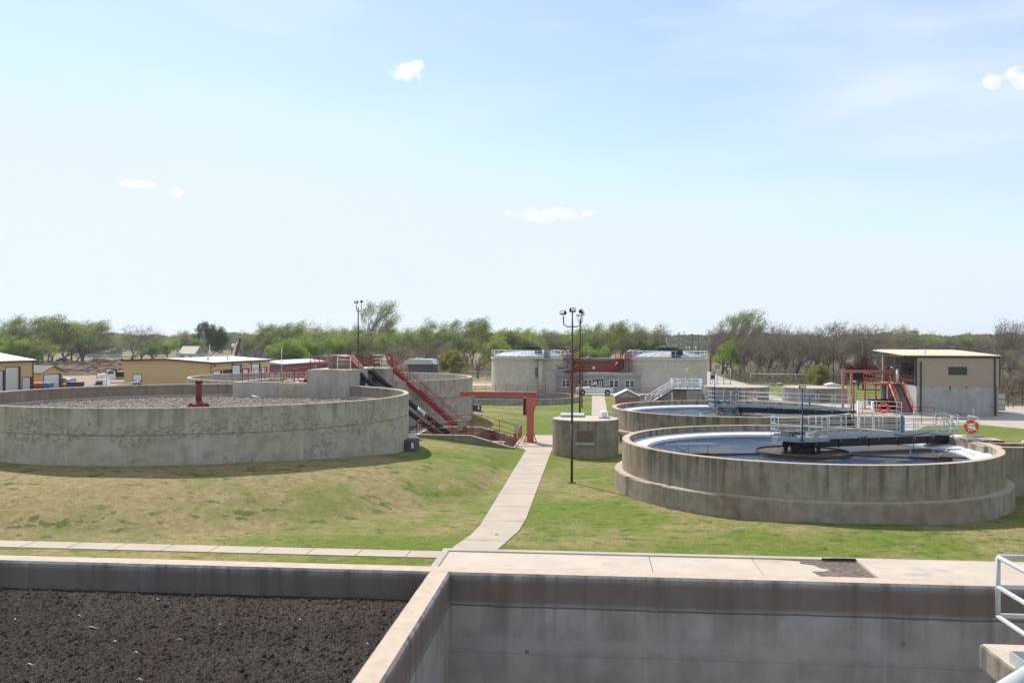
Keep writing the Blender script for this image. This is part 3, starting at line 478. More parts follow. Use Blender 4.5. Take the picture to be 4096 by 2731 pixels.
def bridge(c, ang, L, label, blk):
    cx_, cy_ = c; t = T('walkway_bridge', label, 'bridge', (cx_, cy_, 2.76)); A = math.radians(ang); M_ = Matrix.Translation((cx_, cy_, 0)) @ Matrix.Rotation(A, 4, 'Z')
    P_ = lambda x, y, z: M_ @ Vector((x, y, z))
    hexo = [(-1.75, -.35), (-.95, -1.25), (.85, -1.25), (.85, -.58), (.85, .58), (.85, 1.25), (-.95, 1.25), (-1.75, .35)]
    dk = MB(); pts = [P_(x, y, 0) for x, y in hexo]; dk.prism([(p.x, p.y) for p in pts], 2.80, 2.845); dk.box(.85, L, -.58, .58, 2.80, 2.845, M=M_); dk.build('deck', 'grey_steel', t)
    tb = MB()
    for (x0, y0), (x1, y1) in zip(hexo, hexo[1:] + hexo[:1]):
        if x0 == .85 and x1 == .85 and abs(y0) < 1 and abs(y1) < 1: continue
        a, b = P_(x0, y0, 0), P_(x1, y1, 0); d = (b - a).normalized() * .0; nn = Vector((-(b - a).y, (b - a).x, 0)).normalized() * .02; tb.prism([(a.x, a.y), (b.x, b.y), (b.x + nn.x, b.y + nn.y), (a.x + nn.x, a.y + nn.y)], 2.74, 3.0)
    for s_ in (-1, 1): tb.box(.87, L, s_ * .6 - .012, s_ * .6 + .012, 2.79, 3.0, M=M_)
    tb.build('toe_board', 'pale_grp', t)
    for s_ in (-1, 1):
        gd = MB(); y = s_ * .5; gd.box(-.9, L + .35, y - .012, y + .012, 2.36, 2.785, M=M_); gd.box(-.9, L + .35, y - .08, y + .08, 2.36, 2.385, M=M_); gd.box(-.9, L + .35, y - .08, y + .08, 2.765, 2.79, M=M_)
        for x in (2, 4, 6, 8): gd.box(x - .02, x + .02, y - .05, y + .05, 2.3, 2.77, M=M_)
        gd.build('girder', 'black_steel', t)
    HH = (.36, .70, 1.04)
    for s_ in (-1, 1):
        pl = [P_(x, s_ * .6, 2.97) for x in (.85, L)]; rail(t, pl, 'pale_rail', HH, .022, 1.32, foot=.35)
    rail(t, [P_(.85, -1.25, 2.97), P_(-.95, -1.25, 2.97), P_(-1.75, -.35, 2.97), P_(-1.75, .35, 2.97), P_(-.95, 1.25, 2.97), P_(.85, 1.25, 2.97)], 'pale_rail', HH, .022, 2.2, foot=.25)
    dr = MB(); dr.cyl(P_(-.25, 0, 2.845), P_(-.25, 0, 3.02), .42, .36, 16); dr.cyl(P_(-.9, .1, 3.12), P_(-.35, .1, 3.12), .11, None, 12); dr.cyl(P_(-.35, .1, 3.12), P_(.15, .1, 3.12), .16, None, 12); dr.box(-1.15, -.95, -.35, .35, 2.845, 3.25, M=M_); dr.build('drive_unit', 'green_machine', t)
    MB().box(.25, .55, -.75, -.5, 2.9, 3.22, M=M_).build('control_box', 'beige_box', t); MB().box(-.55, -.25, -.55, -.3, 2.85, 3.0, M=M_).build('gearbox', 'blue_paint' if not blk else 'pale_grp', t)
    MB().cyl(P_(.30, -.85, 2.5), P_(.30, -.85, 4.1), .04, None, 8).build('conduit_post', 'galvanised', t)
    cb = MB(); cb.tube([P_(.5, -.6, 3.1), P_(.8, -.63, 2.6), P_(1.4, -.64, 2.38), P_(2.2, -.64, 2.40), P_(3.1, -.64, 2.62), P_(3.8, -.64, 2.9), P_(3.2, -.64, 2.8)], .02, 6); cb.tube([P_(5.6, -.64, 2.95), P_(6.2, -.64, 2.85), P_(7, -.64, 2.86), P_(7.8, -.64, 2.97), P_(8.5, -.64, 2.84), P_(L, -.6, 2.7)], .02, 6); cb.build('cable', 'black_pipe', t)
    return t, P_
tb_, PA = bridge((11.66, 51.1), 22, 9.55, 'nearest metal walkway bridge with pale railings over the near clarifier', True)
tc_, PC = bridge((11.64, 76.9), -25, 9.55, 'farther metal walkway bridge with pale railings over the second clarifier', False)
# fittings on the two bridges
def cat1(o, label, cat, group=None):
    o['label'] = label; o['category'] = cat
    if group: o['group'] = group
    return o
for P_, w_, nm in ((PA, 'near', 6.1), (PC, 'farther', 6.6)):
    m = MB(); p = P_(nm, -.66, 0); m.box(p.x - .07, p.x + .07, p.y - .035, p.y + .035, 3.02, 3.98); cat1(m.build('blue_case', 'blue_paint'), 'tall narrow blue case strapped to the railing of the %s bridge' % w_, 'case')
p = PA(6.85, -.72, 0); m = MB().tube([(p.x, p.y, 4.25), (p.x, p.y, 2.3)], .02, 6); t = T('sampling_rod', 'thin upright rod with dark float hanging from near bridge to the water', 'rod', (p.x, p.y, 2)); m.build('shaft', 'galvanised', t)
MB().tube([(p.x, p.y, 2.3), (p.x, p.y, 2.12)], .025, 6).build('coupling', 'black_pipe', t); MB().lathe((p.x, p.y), [(.012, 2.3), (.02, 2.2), (.05, 2.06), (.05, 2.0), (.015, 1.94)], 10).build('float', 'dark_blue', t)
def lamp_post(x, y, z0, z1, mat, label, r=.045, heads=((0, 0),), group='slim lamp posts', flat=True):
    t = T('lamp_post', label, 'lamp post', (x, y, z0), group); MB().cyl((x, y, z0), (x, y, z1), r, r * .8, 8).build('pole', mat, t); MB().box(x - .12, x + .12, y - .12, y + .12, z0 - .02, z0 + .03).build('base_plate', mat, t)
    for dx, dy in heads:
        h = MB().box(x + dx - .17, x + dx + .17, y + dy - .1, y + dy + .1, z1, z1 + .14); h.cyl((x, y, z1 - .05), (x + dx, y + dy, z1 + .02), .02, None, 6); hh = h.build('lamp_head', 'black_steel', t); MB().box(x + dx - .13, x + dx + .13, y + dy - .112, y + dy - .101, z1 + .02, z1 + .12).build('lens', 'lamp_glass', hh)
    return t
pa = PA(-.92, -1.33, 0); lamp_post(pa.x, pa.y, 2.85, 5.65, 'dark_blue', 'slim dark lamp post on platform of the near bridge', .035)
pa = PC(-.92, -1.33, 0); lamp_post(pa.x, pa.y, 2.85, 5.75, 'dark_blue', 'slim dark lamp post on platform of the farther bridge', .035)
u_, z_ = V('f', 565, 862, 66.5); lamp_post(u_, 66.5, .03, z_, 'brown_steel', 'brown lamp post with flat head between the two clarifiers', .06)
# landing of the near bridge: railings, life ring, conduits and the concrete box under it
def life_ring(c, n, label, R0=.30, r0=.085):
    t = T('life_ring', label, 'life ring', c, 'orange life rings'); x, y = frame(Vector(n)); c = Vector(c); N = 28; K = 10; vs = []; 
    for i in range(N):
        a = 2 * math.pi * i / N; d = x * math.cos(a) + y * math.sin(a)
        for k in range(K): b = 2 * math.pi * k / K; vs.append(c + d * (R0 + r0 * math.cos(b)) + Vector(n).normalized() * (r0 * .7 * math.sin(b)))
    m = MB(); m.add(vs, [(i * K + k, ((i + 1) % N) * K + k, ((i + 1) % N) * K + (k + 1) % K, i * K + (k + 1) % K) for i in range(N) for k in range(K)], True); m.build('ring', 'orange_ring', t)
    for q in range(4):
        a0 = q * math.pi / 2 + .6; m = MB(); pts = [c + (x * math.cos(a0 + e) + y * math.sin(a0 + e)) * R0 for e in (-.06, -.02, .02, .06)]; m.tube(pts, r0 * 1.03, 10); m.build('band', 'white_paint', t)
    rp = MB(); rp.tube([c + (x * math.cos(a) + y * math.sin(a)) * (R0 + r0 * 1.25) for a in [math.pi * 2 * i / 24 for i in range(25)]], .01, 5); rp.build('rope', 'yellow_hose', t); return t
life_ring((21.45, 53.05, 3.38), (-.1, -1, 0), 'orange life ring on the railing at the end of the near bridge')
t = T('landing_railing', 'pale railing around the landing at the end of near bridge', 'railing', (21, 53, 2.65))
rail(t, [(20.55, 53.6, 2.95), (20.7, 53.0, 2.95), (21.86, 53.1, 2.95), (21.9, 54.6, 2.95)], 'pale_rail', (.3, .63, .95), .024, 1.1, foot=.3)
rail(t, [(20.7, 55.6, 2.7), (22.4, 57.3, 2.7)], 'pale_rail', (.35, .7, 1.05), .022, .9)
t = T('access_stairs', 'pale metal stairs leading down from the end of near bridge', 'stairs', (21.7, 57.6, 0))
for s_ in (0, .9):
    m = MB(); m.tube([(20.9 + s_ * .3, 56.2 + s_, 3.85), (21.7 + s_ * .3, 57.2 + s_, 3.85), (22.4 + s_ * .3, 58.2 + s_, 3.3), (23.6 + s_ * .3, 59.5 + s_, 1.6)], .022, 6); m.tube([(20.9 + s_ * .3, 56.2 + s_, 3.45), (21.7 + s_ * .3, 57.2 + s_, 3.45), (23.6 + s_ * .3, 59.5 + s_, 1.15)], .022, 6); m.tube([(20.9 + s_ * .3, 56.2 + s_, 2.8), (21.7 + s_ * .3, 57.2 + s_, 2.8), (23.8 + s_ * .3, 59.7 + s_, .1)], .06, 4)
    rr_ = m.build('stringer', 'pale_grp', t)
    for k in (.1, .4, .7, .95): a = Vector((21.2, 56.6, 2.8)).lerp(Vector((23.7, 59.6, .3)), k) + Vector((s_ * .3, s_, 0)); MB().cyl(a, a + Vector((0, 0, 1.05)), .024, None, 6).build('post', 'pale_grp', rr_)
m = MB()
for k in range(10): a = Vector((21.8, 57.5, 2.6)).lerp(Vector((23.7, 59.7, .2)), k / 9); m.box(a.x - .1, a.x + .4, a.y - .05, a.y + .9, a.z, a.z + .03)
m.build('treads', 'grey_steel', t)
t = T('conduit_bundle', 'grey conduits bending over the tank rim beside the near bridge end', 'conduits', (21.3, 52.4, 2.65)); m = MB()
for k in range(4): m.tube([(20.2 + k * .05, 52.9, 2.82 + k * .03), (20.9 + k * .07, 52.5, 2.84 + k * .03), (21.15 + k * .09, 52.15 - k * .02, 2.8), (21.2 + k * .09, 51.95, 2.5), (21.2 + k * .09, 51.9, 1.2)], .028, 6)
m.build('conduits', 'galvanised', t); MB().tube([(20.6, 52.75, 2.85), (22.1, 53.05, 2.85)], .07, 10).build('pipe', 'pale_grp', t)
t = T('inlet_channel', 'low concrete channel box joined to the right side of the near clarifier', 'channel', (24, 51, 0)); m = MB()
m.box(21.2, 30, 49.75, 50.1, -.2, 2.60); m.box(21.9, 30, 51.85, 52.2, -.2, 2.60); m.box(20.9, 21.9, 50.103, 52.2, -.2, 2.596); m.box(21.9, 30, 50.1, 51.85, 1.2, 1.5); m.build('walls', 'clarifier_concrete', t)
MB().box(20.9, 22.9, 52.203, 53.6, -.2, 2.72).build('landing_block', 'clarifier_concrete', t); MB().tube([(23.3, 50.2, 2.3), (23.3, 50.2, 2.75), (23.1, 50.2, 2.86), (22.9, 50.2, 2.86)], .07, 10).build('white_vent', 'white_paint', t)
t = T('outlet_box', 'concrete outlet box at the right end of the second clarifier', 'box', (21, 71, 0)); MB().box(19.9, 23.3, 69.4, 72.6, -.1, 2.60).build('walls', 'clarifier_concrete', t)
rail(t, [(20.4, 71.4, 2.62), (23.1, 70.6, 2.62), (23.1, 69.5, 2.62)], 'pale_rail', (.36, .7, 1.05), .022, 1.2)
life_ring((22.1, 70.45, 3.2), (-.1, -1, 0), 'orange life ring behind white stringers at end of the farther bridge')
t = T('white_stairs', 'steep white stair stringers standing between the two clarifiers', 'stairs', (19, 64, 0))
for dx in (0, .97):
    m = MB(); a = Vector((18.50 + dx, 64.6, 4.05)); b = Vector((18.22 + dx, 63.4, 2.0)); m.tube([a, a.lerp(b, .5), b, b + (b - a) * .9], .045, 4); m.tube([a + Vector((.1, 0, 0)), b + Vector((.1, 0, 0)) + (b - a) * .9], .03, 4); m.build('stringer', 'white_paint', t)
m = MB()
for k in range(12): a = Vector((18.50, 64.6, 3.9)).lerp(Vector((17.97, 62.35, .25)), k / 11); m.box(a.x, a.x + 1.0, a.y, a.y + .22, a.z, a.z + .03)
m.build('treads', 'grey_steel', t)
# ============================================================ ROUND VAULT and floodlight poles
t = T('vault', 'small round concrete vault with brown louvre beside the footpath', 'vault', (-.4, 65.3, 0))
MB().lathe((-.4, 65.3), [(.02, 2.62), (2.28, 2.62), (2.36, 2.60), (2.38, 2.56), (2.38, -.1)], 72).build('wall', 'vault_concrete', t)
lv = MB(); zz0, zz1 = 1.15, 1.91; yy = 62.86
lv.box(-1.0, -.95, yy - .02, yy + .2, zz0, zz1); lv.box(.12, .17, yy - .02, yy + .2, zz0, zz1); lv.box(-.949, .119, yy - .02, yy + .15, zz1 - .05, zz1); lvo = lv.build('louvre', 'brown_vent', t)
s_ = MB()
for k in range(6): s_.extr([(yy - .015, zz0 + .02 + k * .115), (yy + .04, zz0 + .09 + k * .115), (yy + .04, zz0 + .11 + k * .115), (yy - .015, zz0 + .04 + k * .115)], 'x', -.949, .119)
s_.build('slats', 'brown_vent', lvo); MB().box(-.95, .12, yy + .045, yy + .055, zz0, zz1).build('backing', 'dark_concrete', lvo)
MB().box(-1.06, .22, yy - .06, yy + .2, .93, 1.13).build('sill', 'block_concrete', t)
h = MB(); h.box(-2.2, -.55, 65.85, 68.0, 2.62, 2.72); h.box(-2.25, -.5, 65.8, 68.05, 2.72, 2.78); h.build('hatch', 'galvanised', t)
h = MB(); h.box(.55, 1.35, 65.0, 65.8, 2.60, 2.70); vb = h.build('vent_curb', 'grey_steel', t); MB().lathe((.95, 65.4), [(.18, 2.7), (.22, 2.85), (.17, 2.9), (.17, 2.98), (.31, 3.02), (.31, 3.07), (.16, 3.16), (.11, 3.2), (.02, 3.2)], 24).build('roof_vent', 'white_paint', vb)
MB().tube([(1.99, 65.0, 1.5), (2.15, 65.0, 1.5), (2.15, 65.0, 1.0)], .09, 8).build('side_pipe', 'vault_concrete', t)
def flood_pole(x, y, ztop, label, heads, r=.075, z0=0.):
    t = T('floodlight_pole', label, 'floodlight', (x, y, z0), 'tall brown floodlight poles')
    m = MB(); m.cyl((x, y, z0), (x, y, z0 + 3.4), r, None, 12); m.cyl((x, y, z0 + 3.4), (x, y, z0 + 3.45), r * 1.25, None, 12); m.cyl((x, y, z0 + 3.45), (x, y, ztop), r * .82, r * .72, 12); m.build('pole', 'brown_steel', t)
    MB().box(x - .2, x + .2, y - .2, y + .2, z0 + .0, z0 + .05).build('base_plate', 'brown_steel', t)
    for dx, rz, dz in heads:
        a = MB(); a.tube([(x, y, ztop - .35), (x + dx * .55, y, ztop - .36), (x + dx * .95, y, ztop - .25), (x + dx, y, ztop + .25 + dz)] if dx else [(x, y, ztop - .1), (x, y, ztop + .35 + dz)], .035, 8); ao = a.build('arm', 'brown_steel', t)
        M_ = Matrix.Translation((x + dx, y, ztop + .42 + dz)) @ Matrix.Rotation(rz, 4, 'Z') @ Matrix.Rotation(-.5, 4, 'X')
        b = MB(); b.extr([(-.12, -.12), (.07, -.08), (.07, .08), (-.12, .12)], 'x', -.17, .17, M_); b.build('lamp_head', 'black_steel', ao); b = MB(); b.box(-.14, .14, -.128, -.121, -.1, .1, M=M_); b.build('lens', 'lamp_glass', ao)
    return t
flood_pole(-1.09, 51.91, 9.33, 'nearest floodlight pole with three lamps on spread arms', ((-.52, -.6, .0), (0, .5, .15), (.50, 1.2, .08)))
flood_pole(-1.28, 103.0, 10.75, 'middle floodlight pole, straight behind the nearest one', ((-.25, -.5, 0), (.3, .6, .1), (0, 2, -.8)), .11)
u_, z_ = V('l', 471, 290, 112.); flood_pole(u_ - .35, 112., 9.2, 'farthest floodlight pole of the row near the footpath', ((-.45, -.5, 0), (.45, .6, 0)), .08)
u_, z_ = V('b', 2090, 80, 78.); u2, z2 = V('b', 2075, 680, 78.); flood_pole(u_, 78., z_ - .45, 'floodlight pole rising from the tall block between the round filters', ((-.18, -.1, 0), (.28, 1.6, .05)), .07, 5.9)
# ============================================================ TRICKLING FILTERS
FB, FD = (-25.4, 56.5), (-25.1, 86.3)
t = T('trickling_filter', 'big round filter tank at left front, its grey wall peeling, filled with stones', 'tank', (*FB, 1))
MB().lathe(FB, [(13.30, 3.6), (13.26, 4.66), (13.30, 4.69), (13.54, 4.69), (13.56, 4.66), (13.56, .2), (13.30, .2)], 220, closed=True).build('wall', 'filter_concrete', t)
MB().lathe(FB, [(12.95, 3.1), (12.95, 3.84), (13.255, 3.88), (13.255, 3.1)], 160, closed=True).build('inner_ledge', 'far_filter_concrete', t)
iw = MB().lathe(FB, [(13.255, 3.88), (13.252, 4.60)], 160); iw.build('inner_lining', 'filter_inner', t)
clm = MB(); cx_, cy_ = -25.41, 56.5
clm.cyl((cx_, cy_, 4.15), (cx_, cy_, 5.42), .19, None, 20); clm.cyl((cx_, cy_, 5.40), (cx_, cy_, 5.50), .26, None, 20)
clm.lathe((cx_, cy_), [(.19, 4.2), (.30, 4.12), (.47, 3.98), (.5, 3.7), (.5, 3.5)], 24)
cc = clm.build('rotary_column', 'rust_red', t)
m = MB()
for k in range(8): a = k * math.pi / 4; m.cyl((cx_ + .23 * math.cos(a), cy_ + .23 * math.sin(a), 5.35), (cx_ + .23 * math.cos(a), cy_ + .23 * math.sin(a), 5.56), .022, None, 6)
m.build('flange_bolts', 'rust_red', cc); m = MB()
for k in range(4): a = k * math.pi / 2 + .4; p = lambda r_, z_: (cx_ + r_ * math.cos(a), cy_ + r_ * math.sin(a), z_); m.tube([p(.3, 4.0), p(.52, 3.97), p(.6, 3.85), p(.62, 3.5)], .1, 8)
m.build('elbow_outlets', 'rust_red', cc)
m = MB()   # stone bed, uncountable
ico = [Vector(v) for v in ((0, 0, -1), (.72, .53, -.45), (-.28, .85, -.45), (-.89, 0, -.45), (-.28, -.85, -.45), (.72, -.53, -.45), (.28, .85, .45), (-.72, .53, .45), (-.72, -.53, .45), (.28, -.85, .45), (.89, 0, .45), (0, 0, 1))]
icf = [(0, 1, 2), (1, 0, 5), (0, 2, 3), (0, 3, 4), (0, 4, 5), (1, 5, 10), (2, 1, 6), (3, 2, 7), (4, 3, 8), (5, 4, 9), (1, 10, 6), (2, 6, 7), (3, 7, 8), (4, 8, 9), (5, 9, 10), (6, 10, 11), (7, 6, 11), (8, 7, 11), (9, 8, 11), (10, 9, 11)]
vs = []; fs = []; k = 0
while k < 9000:
    a = random.uniform(-.35, math.pi + .35); r_ = 12.9 * math.sqrt(random.random()); x, y = FB[0] + r_ * math.cos(a), FB[1] + r_ * math.sin(a)
    if (x - cx_) ** 2 + (y - cy_) ** 2 < .3: continue
    s_ = random.uniform(.05, .11); rz = Matrix.Rotation(random.uniform(0, 6), 3, 'Z'); sc3 = (random.uniform(.8, 1.5), random.uniform(.7, 1.1), random.uniform(.5, .85)); z_ = 3.63 + random.uniform(-.03, .07); o_ = len(vs)
    for v_ in ico: q = rz @ Vector((v_.x * sc3[0] * s_, v_.y * sc3[1] * s_, v_.z * sc3[2] * s_)); vs.append((x + q.x, y + q.y, z_ + q.z))
    fs += [(f[0] + o_, f[1] + o_, f[2] + o_) for f in icf]; k += 1
m.add(vs, fs); bed = MB().lathe(FB, [(.02, 3.6), (12.95, 3.6)], 60); m.add(bed.v, bed.f); o = m.build('stone_bed', 'rocks'); o['kind'] = 'stuff'; o['label'] = 'bed of fist sized grey stones filling the front filter tank'; o['category'] = 'stones'
m = MB().tube([(-26.2 + .2, 67.3, 3.86), (-25.3, 66.9, 3.78)], .06, 8); cat1(m.build('white_pipe', 'white_paint'), 'short length of white pipe lying on the stones by the far wall', 'pipe')
t = T('trickling_filter', 'second round filter tank, behind the front one, with red stairs passing its wall', 'tank', (*FD, 0))
MB().lathe(FD, [(13.24, 2.6), (13.24, 4.67), (13.28, 4.70), (13.53, 4.70), (13.56, 4.67), (13.56, -.2), (13.24, -.2)], 200, closed=True).build('wall', 'far_filter_concrete', t)
struct(MB().lathe(FD, [(.02, 3.3), (13.24, 3.3)], 60).build('stone_floor', 'gravel'))
m = MB(); pts = [(FD[0] + 13.62 * math.cos(a), FD[1] + 13.62 * math.sin(a), 3.12) for a in [math.radians(-50 + 2.5 * i) for i in range(27)]]; m.tube(pts, .045, 6); cdt = m.build('wall_conduit', 'galvanised', t)
m = MB()
for i in range(0, 27, 3): p = pts[i]; m.box(p[0] - .06, p[0] + .06, p[1] - .06, p[1] + .06, 3.04, 3.2)
m.build('conduit_clips', 'grey_steel', cdt)
def pier(x0, x1, y0, y1, z0, z1, label):
    t = T('inspection_box', label, 'concrete box', ((x0 + x1) / 2, (y0 + y1) / 2, z0), 'dark concrete boxes at the filters'); MB().bev(x0, x1, y0, y1, z0, z1, .03).build('box', 'dark_concrete', t)
    MB().box(x1 - .22, x1 - .06, y0 - .012, y0 - .002, z1 - .5, z1 - .12).build('label_plate', 'white_paint', t)
pier(-13.2, -11.15, 56.4, 58.0, .4, 1.80, 'dark concrete box at the right foot of the front filter')
pier(-13.25, -11.8, 95.3, 96.6, -.2, 1.38, 'dark concrete box on the lawn at foot of the second filter')
# ---------------- distribution structure between the filters
t = T('distribution_structure', 'stepped concrete block between the two round filters with red railings on top', 'structure', (-22, 71, 0))
LZ, TZ = 4.80, 5.90
m = MB()    # low part with open channels
m.box(-28.0, -21.85, 68.4, 68.8, .5, 4.87); m.box(-28.0, -27.6, 68.803, 76.0, .5, 4.866); m.box(-28.0, -21.85, 75.6, 76.3, .5, 4.862); m.box(-24.5, -24.15, 68.803, 75.598, .5, 4.92); m.box(-27.6, -24.5, 68.803, 75.598, 3, 3.8); m.box(-24.149, -21.85, 68.0, 75.598, .5, 4.80)
m.build('low_channel', 'block_concrete', t)
MB().prism([(-21.85, 68.0), (-21.85, 67.9), (-20.2, 68.5), (-18.75, 67.45), (-18.35, 67.9), (-18.35, 76.6), (-21.85, 76.6)], .5, TZ).build('tall_block', 'block_concrete', t)
MB().box(-18.348, -17.0, 73.6, 76.6, .5, 5.86).build('side_block', 'far_filter_concrete', t)
m = MB()
for k, (x, z_) in enumerate(((-23.4, 5.0), (-23.0, 5.22), (-22.6, 5.45), (-22.2, 5.68))): m.box(x, -21.851, 70.6, 71.9, LZ, z_)
m.build('steps', 'block_concrete', t)
rl = lambda pts, **k: rail(t, pts, 'red_paint', (.5, 1.0), .024, 1.3, **k)
rl([(-27.3, 68.6, 4.87), (-24.2, 68.6, 4.83), (-21.95, 68.15, 4.8)], foot=.02); rl([(-27.3, 68.6, 4.87), (-27.3, 75.8, 4.87), (-21.95, 75.8, 4.87)]); rl([(-24.3, 68.9, 4.9), (-24.3, 75.6, 4.9)])
rl([(-21.7, 68.15, 5.9), (-20.2, 68.7, 5.9), (-18.7, 67.75, 5.9), (-18.45, 68.4, 5.9)]); rl([(-21.7, 68.15, 5.9), (-21.7, 70.5, 5.9)]); rl([(-21.7, 72.1, 5.9), (-21.7, 76.4, 5.9), (-17.1, 76.4, 5.9)])
for y_ in (70.55, 71.95): rail(t, [(-23.4, y_, 4.85), (-21.75, y_, 5.9)], 'red_paint', (.5, 1.0), .024, .8)
rl([(-18.45, 70.3, 5.9), (-18.45, 73.5, 5.9)], posts=True)
m = MB()   # sloping-topped hopper with pink covers
m.extr([(-19.9, 5.9), (-18.55, 5.9), (-19.35, 6.85), (-19.9, 7.0)], 'y', 70.2, 72.2); m.extr([(-20.9, 5.9), (-19.901, 5.9), (-19.901, 7.0), (-20.9, 7.0)], 'y', 70.2, 72.2); hp = m.build('hopper', 'vault_concrete', t)
for y0 in (70.3, 71.3): MB().extr([(-18.50, 5.95), (-18.44, 6.0), (-19.33, 7.0), (-19.39, 6.93)], 'y', y0, y0 + .75).build('sloping_cover', 'pink_steel', hp)
for x0 in (-19.9, -18.1): rail(t, [(x0, 69.4 if x0 < -19 else 73.9, 5.9), (x0 + (1.05 if x0 < -19 else .95), 69.4 if x0 < -19 else 73.9, 5.9)], 'white_paint', (.45, .75, 1.05), .028, 1.0)
MB().cyl((-21.2, 74.5, 5.95), (-21.2, 74.5, 6.9), .05).build('valve_stem', 'red_paint', t)
m = MB(); m.cyl((-23.55, 69.9, 4.85), (-23.55, 69.9, 5.65), .04); vs_ = m.build('valve_stand', 'blue_paint', t); MB().box(-23.8, -23.3, 69.75, 70.05, 5.65, 5.85).build('actuator', 'red_paint', vs_)
m = MB(); x0 = -18.0; m.box(x0, x0 + .05, 73.4, 73.5, 4.7, 6.9); m.box(x0 - .12, x0 + .17, 73.4, 73.5, 6.75, 6.82); cat1(m.build('valve_rod', 'black_steel'), 'thin dark valve rod in front of the pipes beside tall block', 'valve rod')
t = T('weed', 'small green weed growing out of the concrete channel top', 'weed', (-24.3, 69.4, 4.9)); m = MB()
for k in range(60): a = random.uniform(0, 6.28); l = random.uniform(.1, .45); p = Vector((-24.3, 69.2, 4.85)); q = p + Vector((math.cos(a) * l * .6, math.sin(a) * l * .6, l)); m.add([p, q + Vector((.04, 0, -.05)), q + Vector((-.03, .03, .04))], [(0, 1, 2)])
m.build('leaves', 'leaf_bright', t)
cat1(MB().tube([(-23.25, 67.93, 4.85), (-23.3, 67.85, 4.75), (-23.5, 67.75, 4.2), (-23.6, 67.3, 3.72)], .022, 6).build('hose', 'yellow_hose'), 'thin yellow hose hanging down the block into the stone bed', 'hose')
cat1(MB().tube([(-22.85, 67.9, 4.85), (-22.87, 67.8, 4.7), (-22.95, 67.4, 3.72)], .026, 6).build('hose', 'yellow_hose'), 'second yellow hose, straight, hanging in front of the block right of the first', 'hose')
# ---------------- red stairs down to the pit
t = T('metal_stairs', 'long red metal stairs descending from the tall block to the sunken pit', 'stairs', (-11.7, 76.9, .9))
S0, S1 = Vector((-17.25, 76.4, 5.86)), Vector((-11.7, 76.4, .95)); Wd = .95; nst = 23
MB().box(-18.3, -17.1, 76.3, 77.5, 5.80, 5.86).build('landing', 'galvanised', t)
MB().box(-18.9, -17.1, 76.22, 76.298, 5.60, 5.88).build('landing_beam', 'red_paint', t)
for dy in (0, Wd):
    m = MB(); n_ = Vector((S1 - S0).normalized().cross(Vector((0, 1, 0)))); hgt = .16
    d = (S1 - S0).normalized(); up = Vector((-d.z, 0, d.x)) * .16; a, b = S0 + Vector((0, dy, 0)), S1 + Vector((0, dy, 0)) + d * .5
    vs = []
    for p in (a, b):
        for s_ in (-1, 1):
            for y_ in (-.035, .035): vs.append(p + up * s_ * 1.0 + Vector((0, y_, 0)))
    m.add(vs, [(0, 1, 3, 2), (4, 6, 7, 5), (0, 2, 6, 4), (1, 5, 7, 3), (0, 4, 5, 1), (2, 3, 7, 6)]); so_ = m.build('stringer', 'red_paint', t)
    hr = MB()
    for k in (.5, .8, 1.08) if dy else (.55, 1.08): hr.tube([a + Vector((0, 0, k)), b + Vector((0, 0, k))], .022, 6)
    hr.build('handrail', 'red_paint', so_)
    for k in range(5): p = a.lerp(b, k / 4); MB().cyl(p, p + Vector((0, 0, 1.08)), .025, None, 6).build('post', 'red_paint', so_)
m = MB()
for k in range(nst): p = S0.lerp(S1, (k + .5) / nst); m.box(p.x - .11, p.x + .15, 76.44, 76.4 + Wd - .04, p.z, p.z + .035)
m.build('treads', 'galvanised', t)
MB().cyl((-17.3, 76.3, .9), (-17.3, 76.3, 5.7), .07, None, 8).build('support_post', 'red_paint', t)
rail(t, [(-18.9, 76.3, 5.9), (-17.1, 76.3, 5.9)], 'red_paint', (.5, 1.05), .024, 1.1); rail(t, [(-18.9, 77.5, 5.9), (-17.1, 77.5, 5.9)], 'red_paint', (.5, 1.05), .024, 1.1)
# ---------------- black pipes
def bpipe(y, label, x0, z0, coll):
    t = T('black_pipe', label, 'pipe', (-12, y, 0), 'black pipes from tall block into the pit'); d0 = Vector((x0, y, z0)); d1 = Vector((-11.6, y, .35 + (z0 - 5.45)))
    dd = (d1 - d0).normalized(); m = MB(); m.tube([d0 + Vector((-.35, 0, -.05)), d0 + Vector((-.05, 0, 0)), d0 + Vector((.25, 0, -.05)), d0 + dd * .7, d1], .2, 16); m.build('pipe', 'black_pipe', t)
    for k in coll: p = d0.lerp(d1, k); MB().cyl(p - dd * .06, p + dd * .06, .245, None, 16).build('flange', 'black_pipe', t)
    m = MB(); q = Vector((d0.x + .25, y, 0)); m.cyl((q.x + .1, y, 2), (q.x + .1, y, 5.15), .2, None, 14); m.build('down_pipe', 'black_pipe', t)
    return t, d0, d1
tp, d0, d1 = bpipe(70.6, 'front black pipe sloping from the tall block down into the pit', -18.55, 5.5, (.10, .78))
tp, d0, d1 = bpipe(73.1, 'rear black pipe with a bright clamp sleeve sloping into the pit', -18.2, 5.62, (.14, .72, .76))
a, b = d0.lerp(d1, .60), d0.lerp(d1, .70); MB().cyl(a, b, .225, None, 16).build('clamp_sleeve', 'chrome', tp)
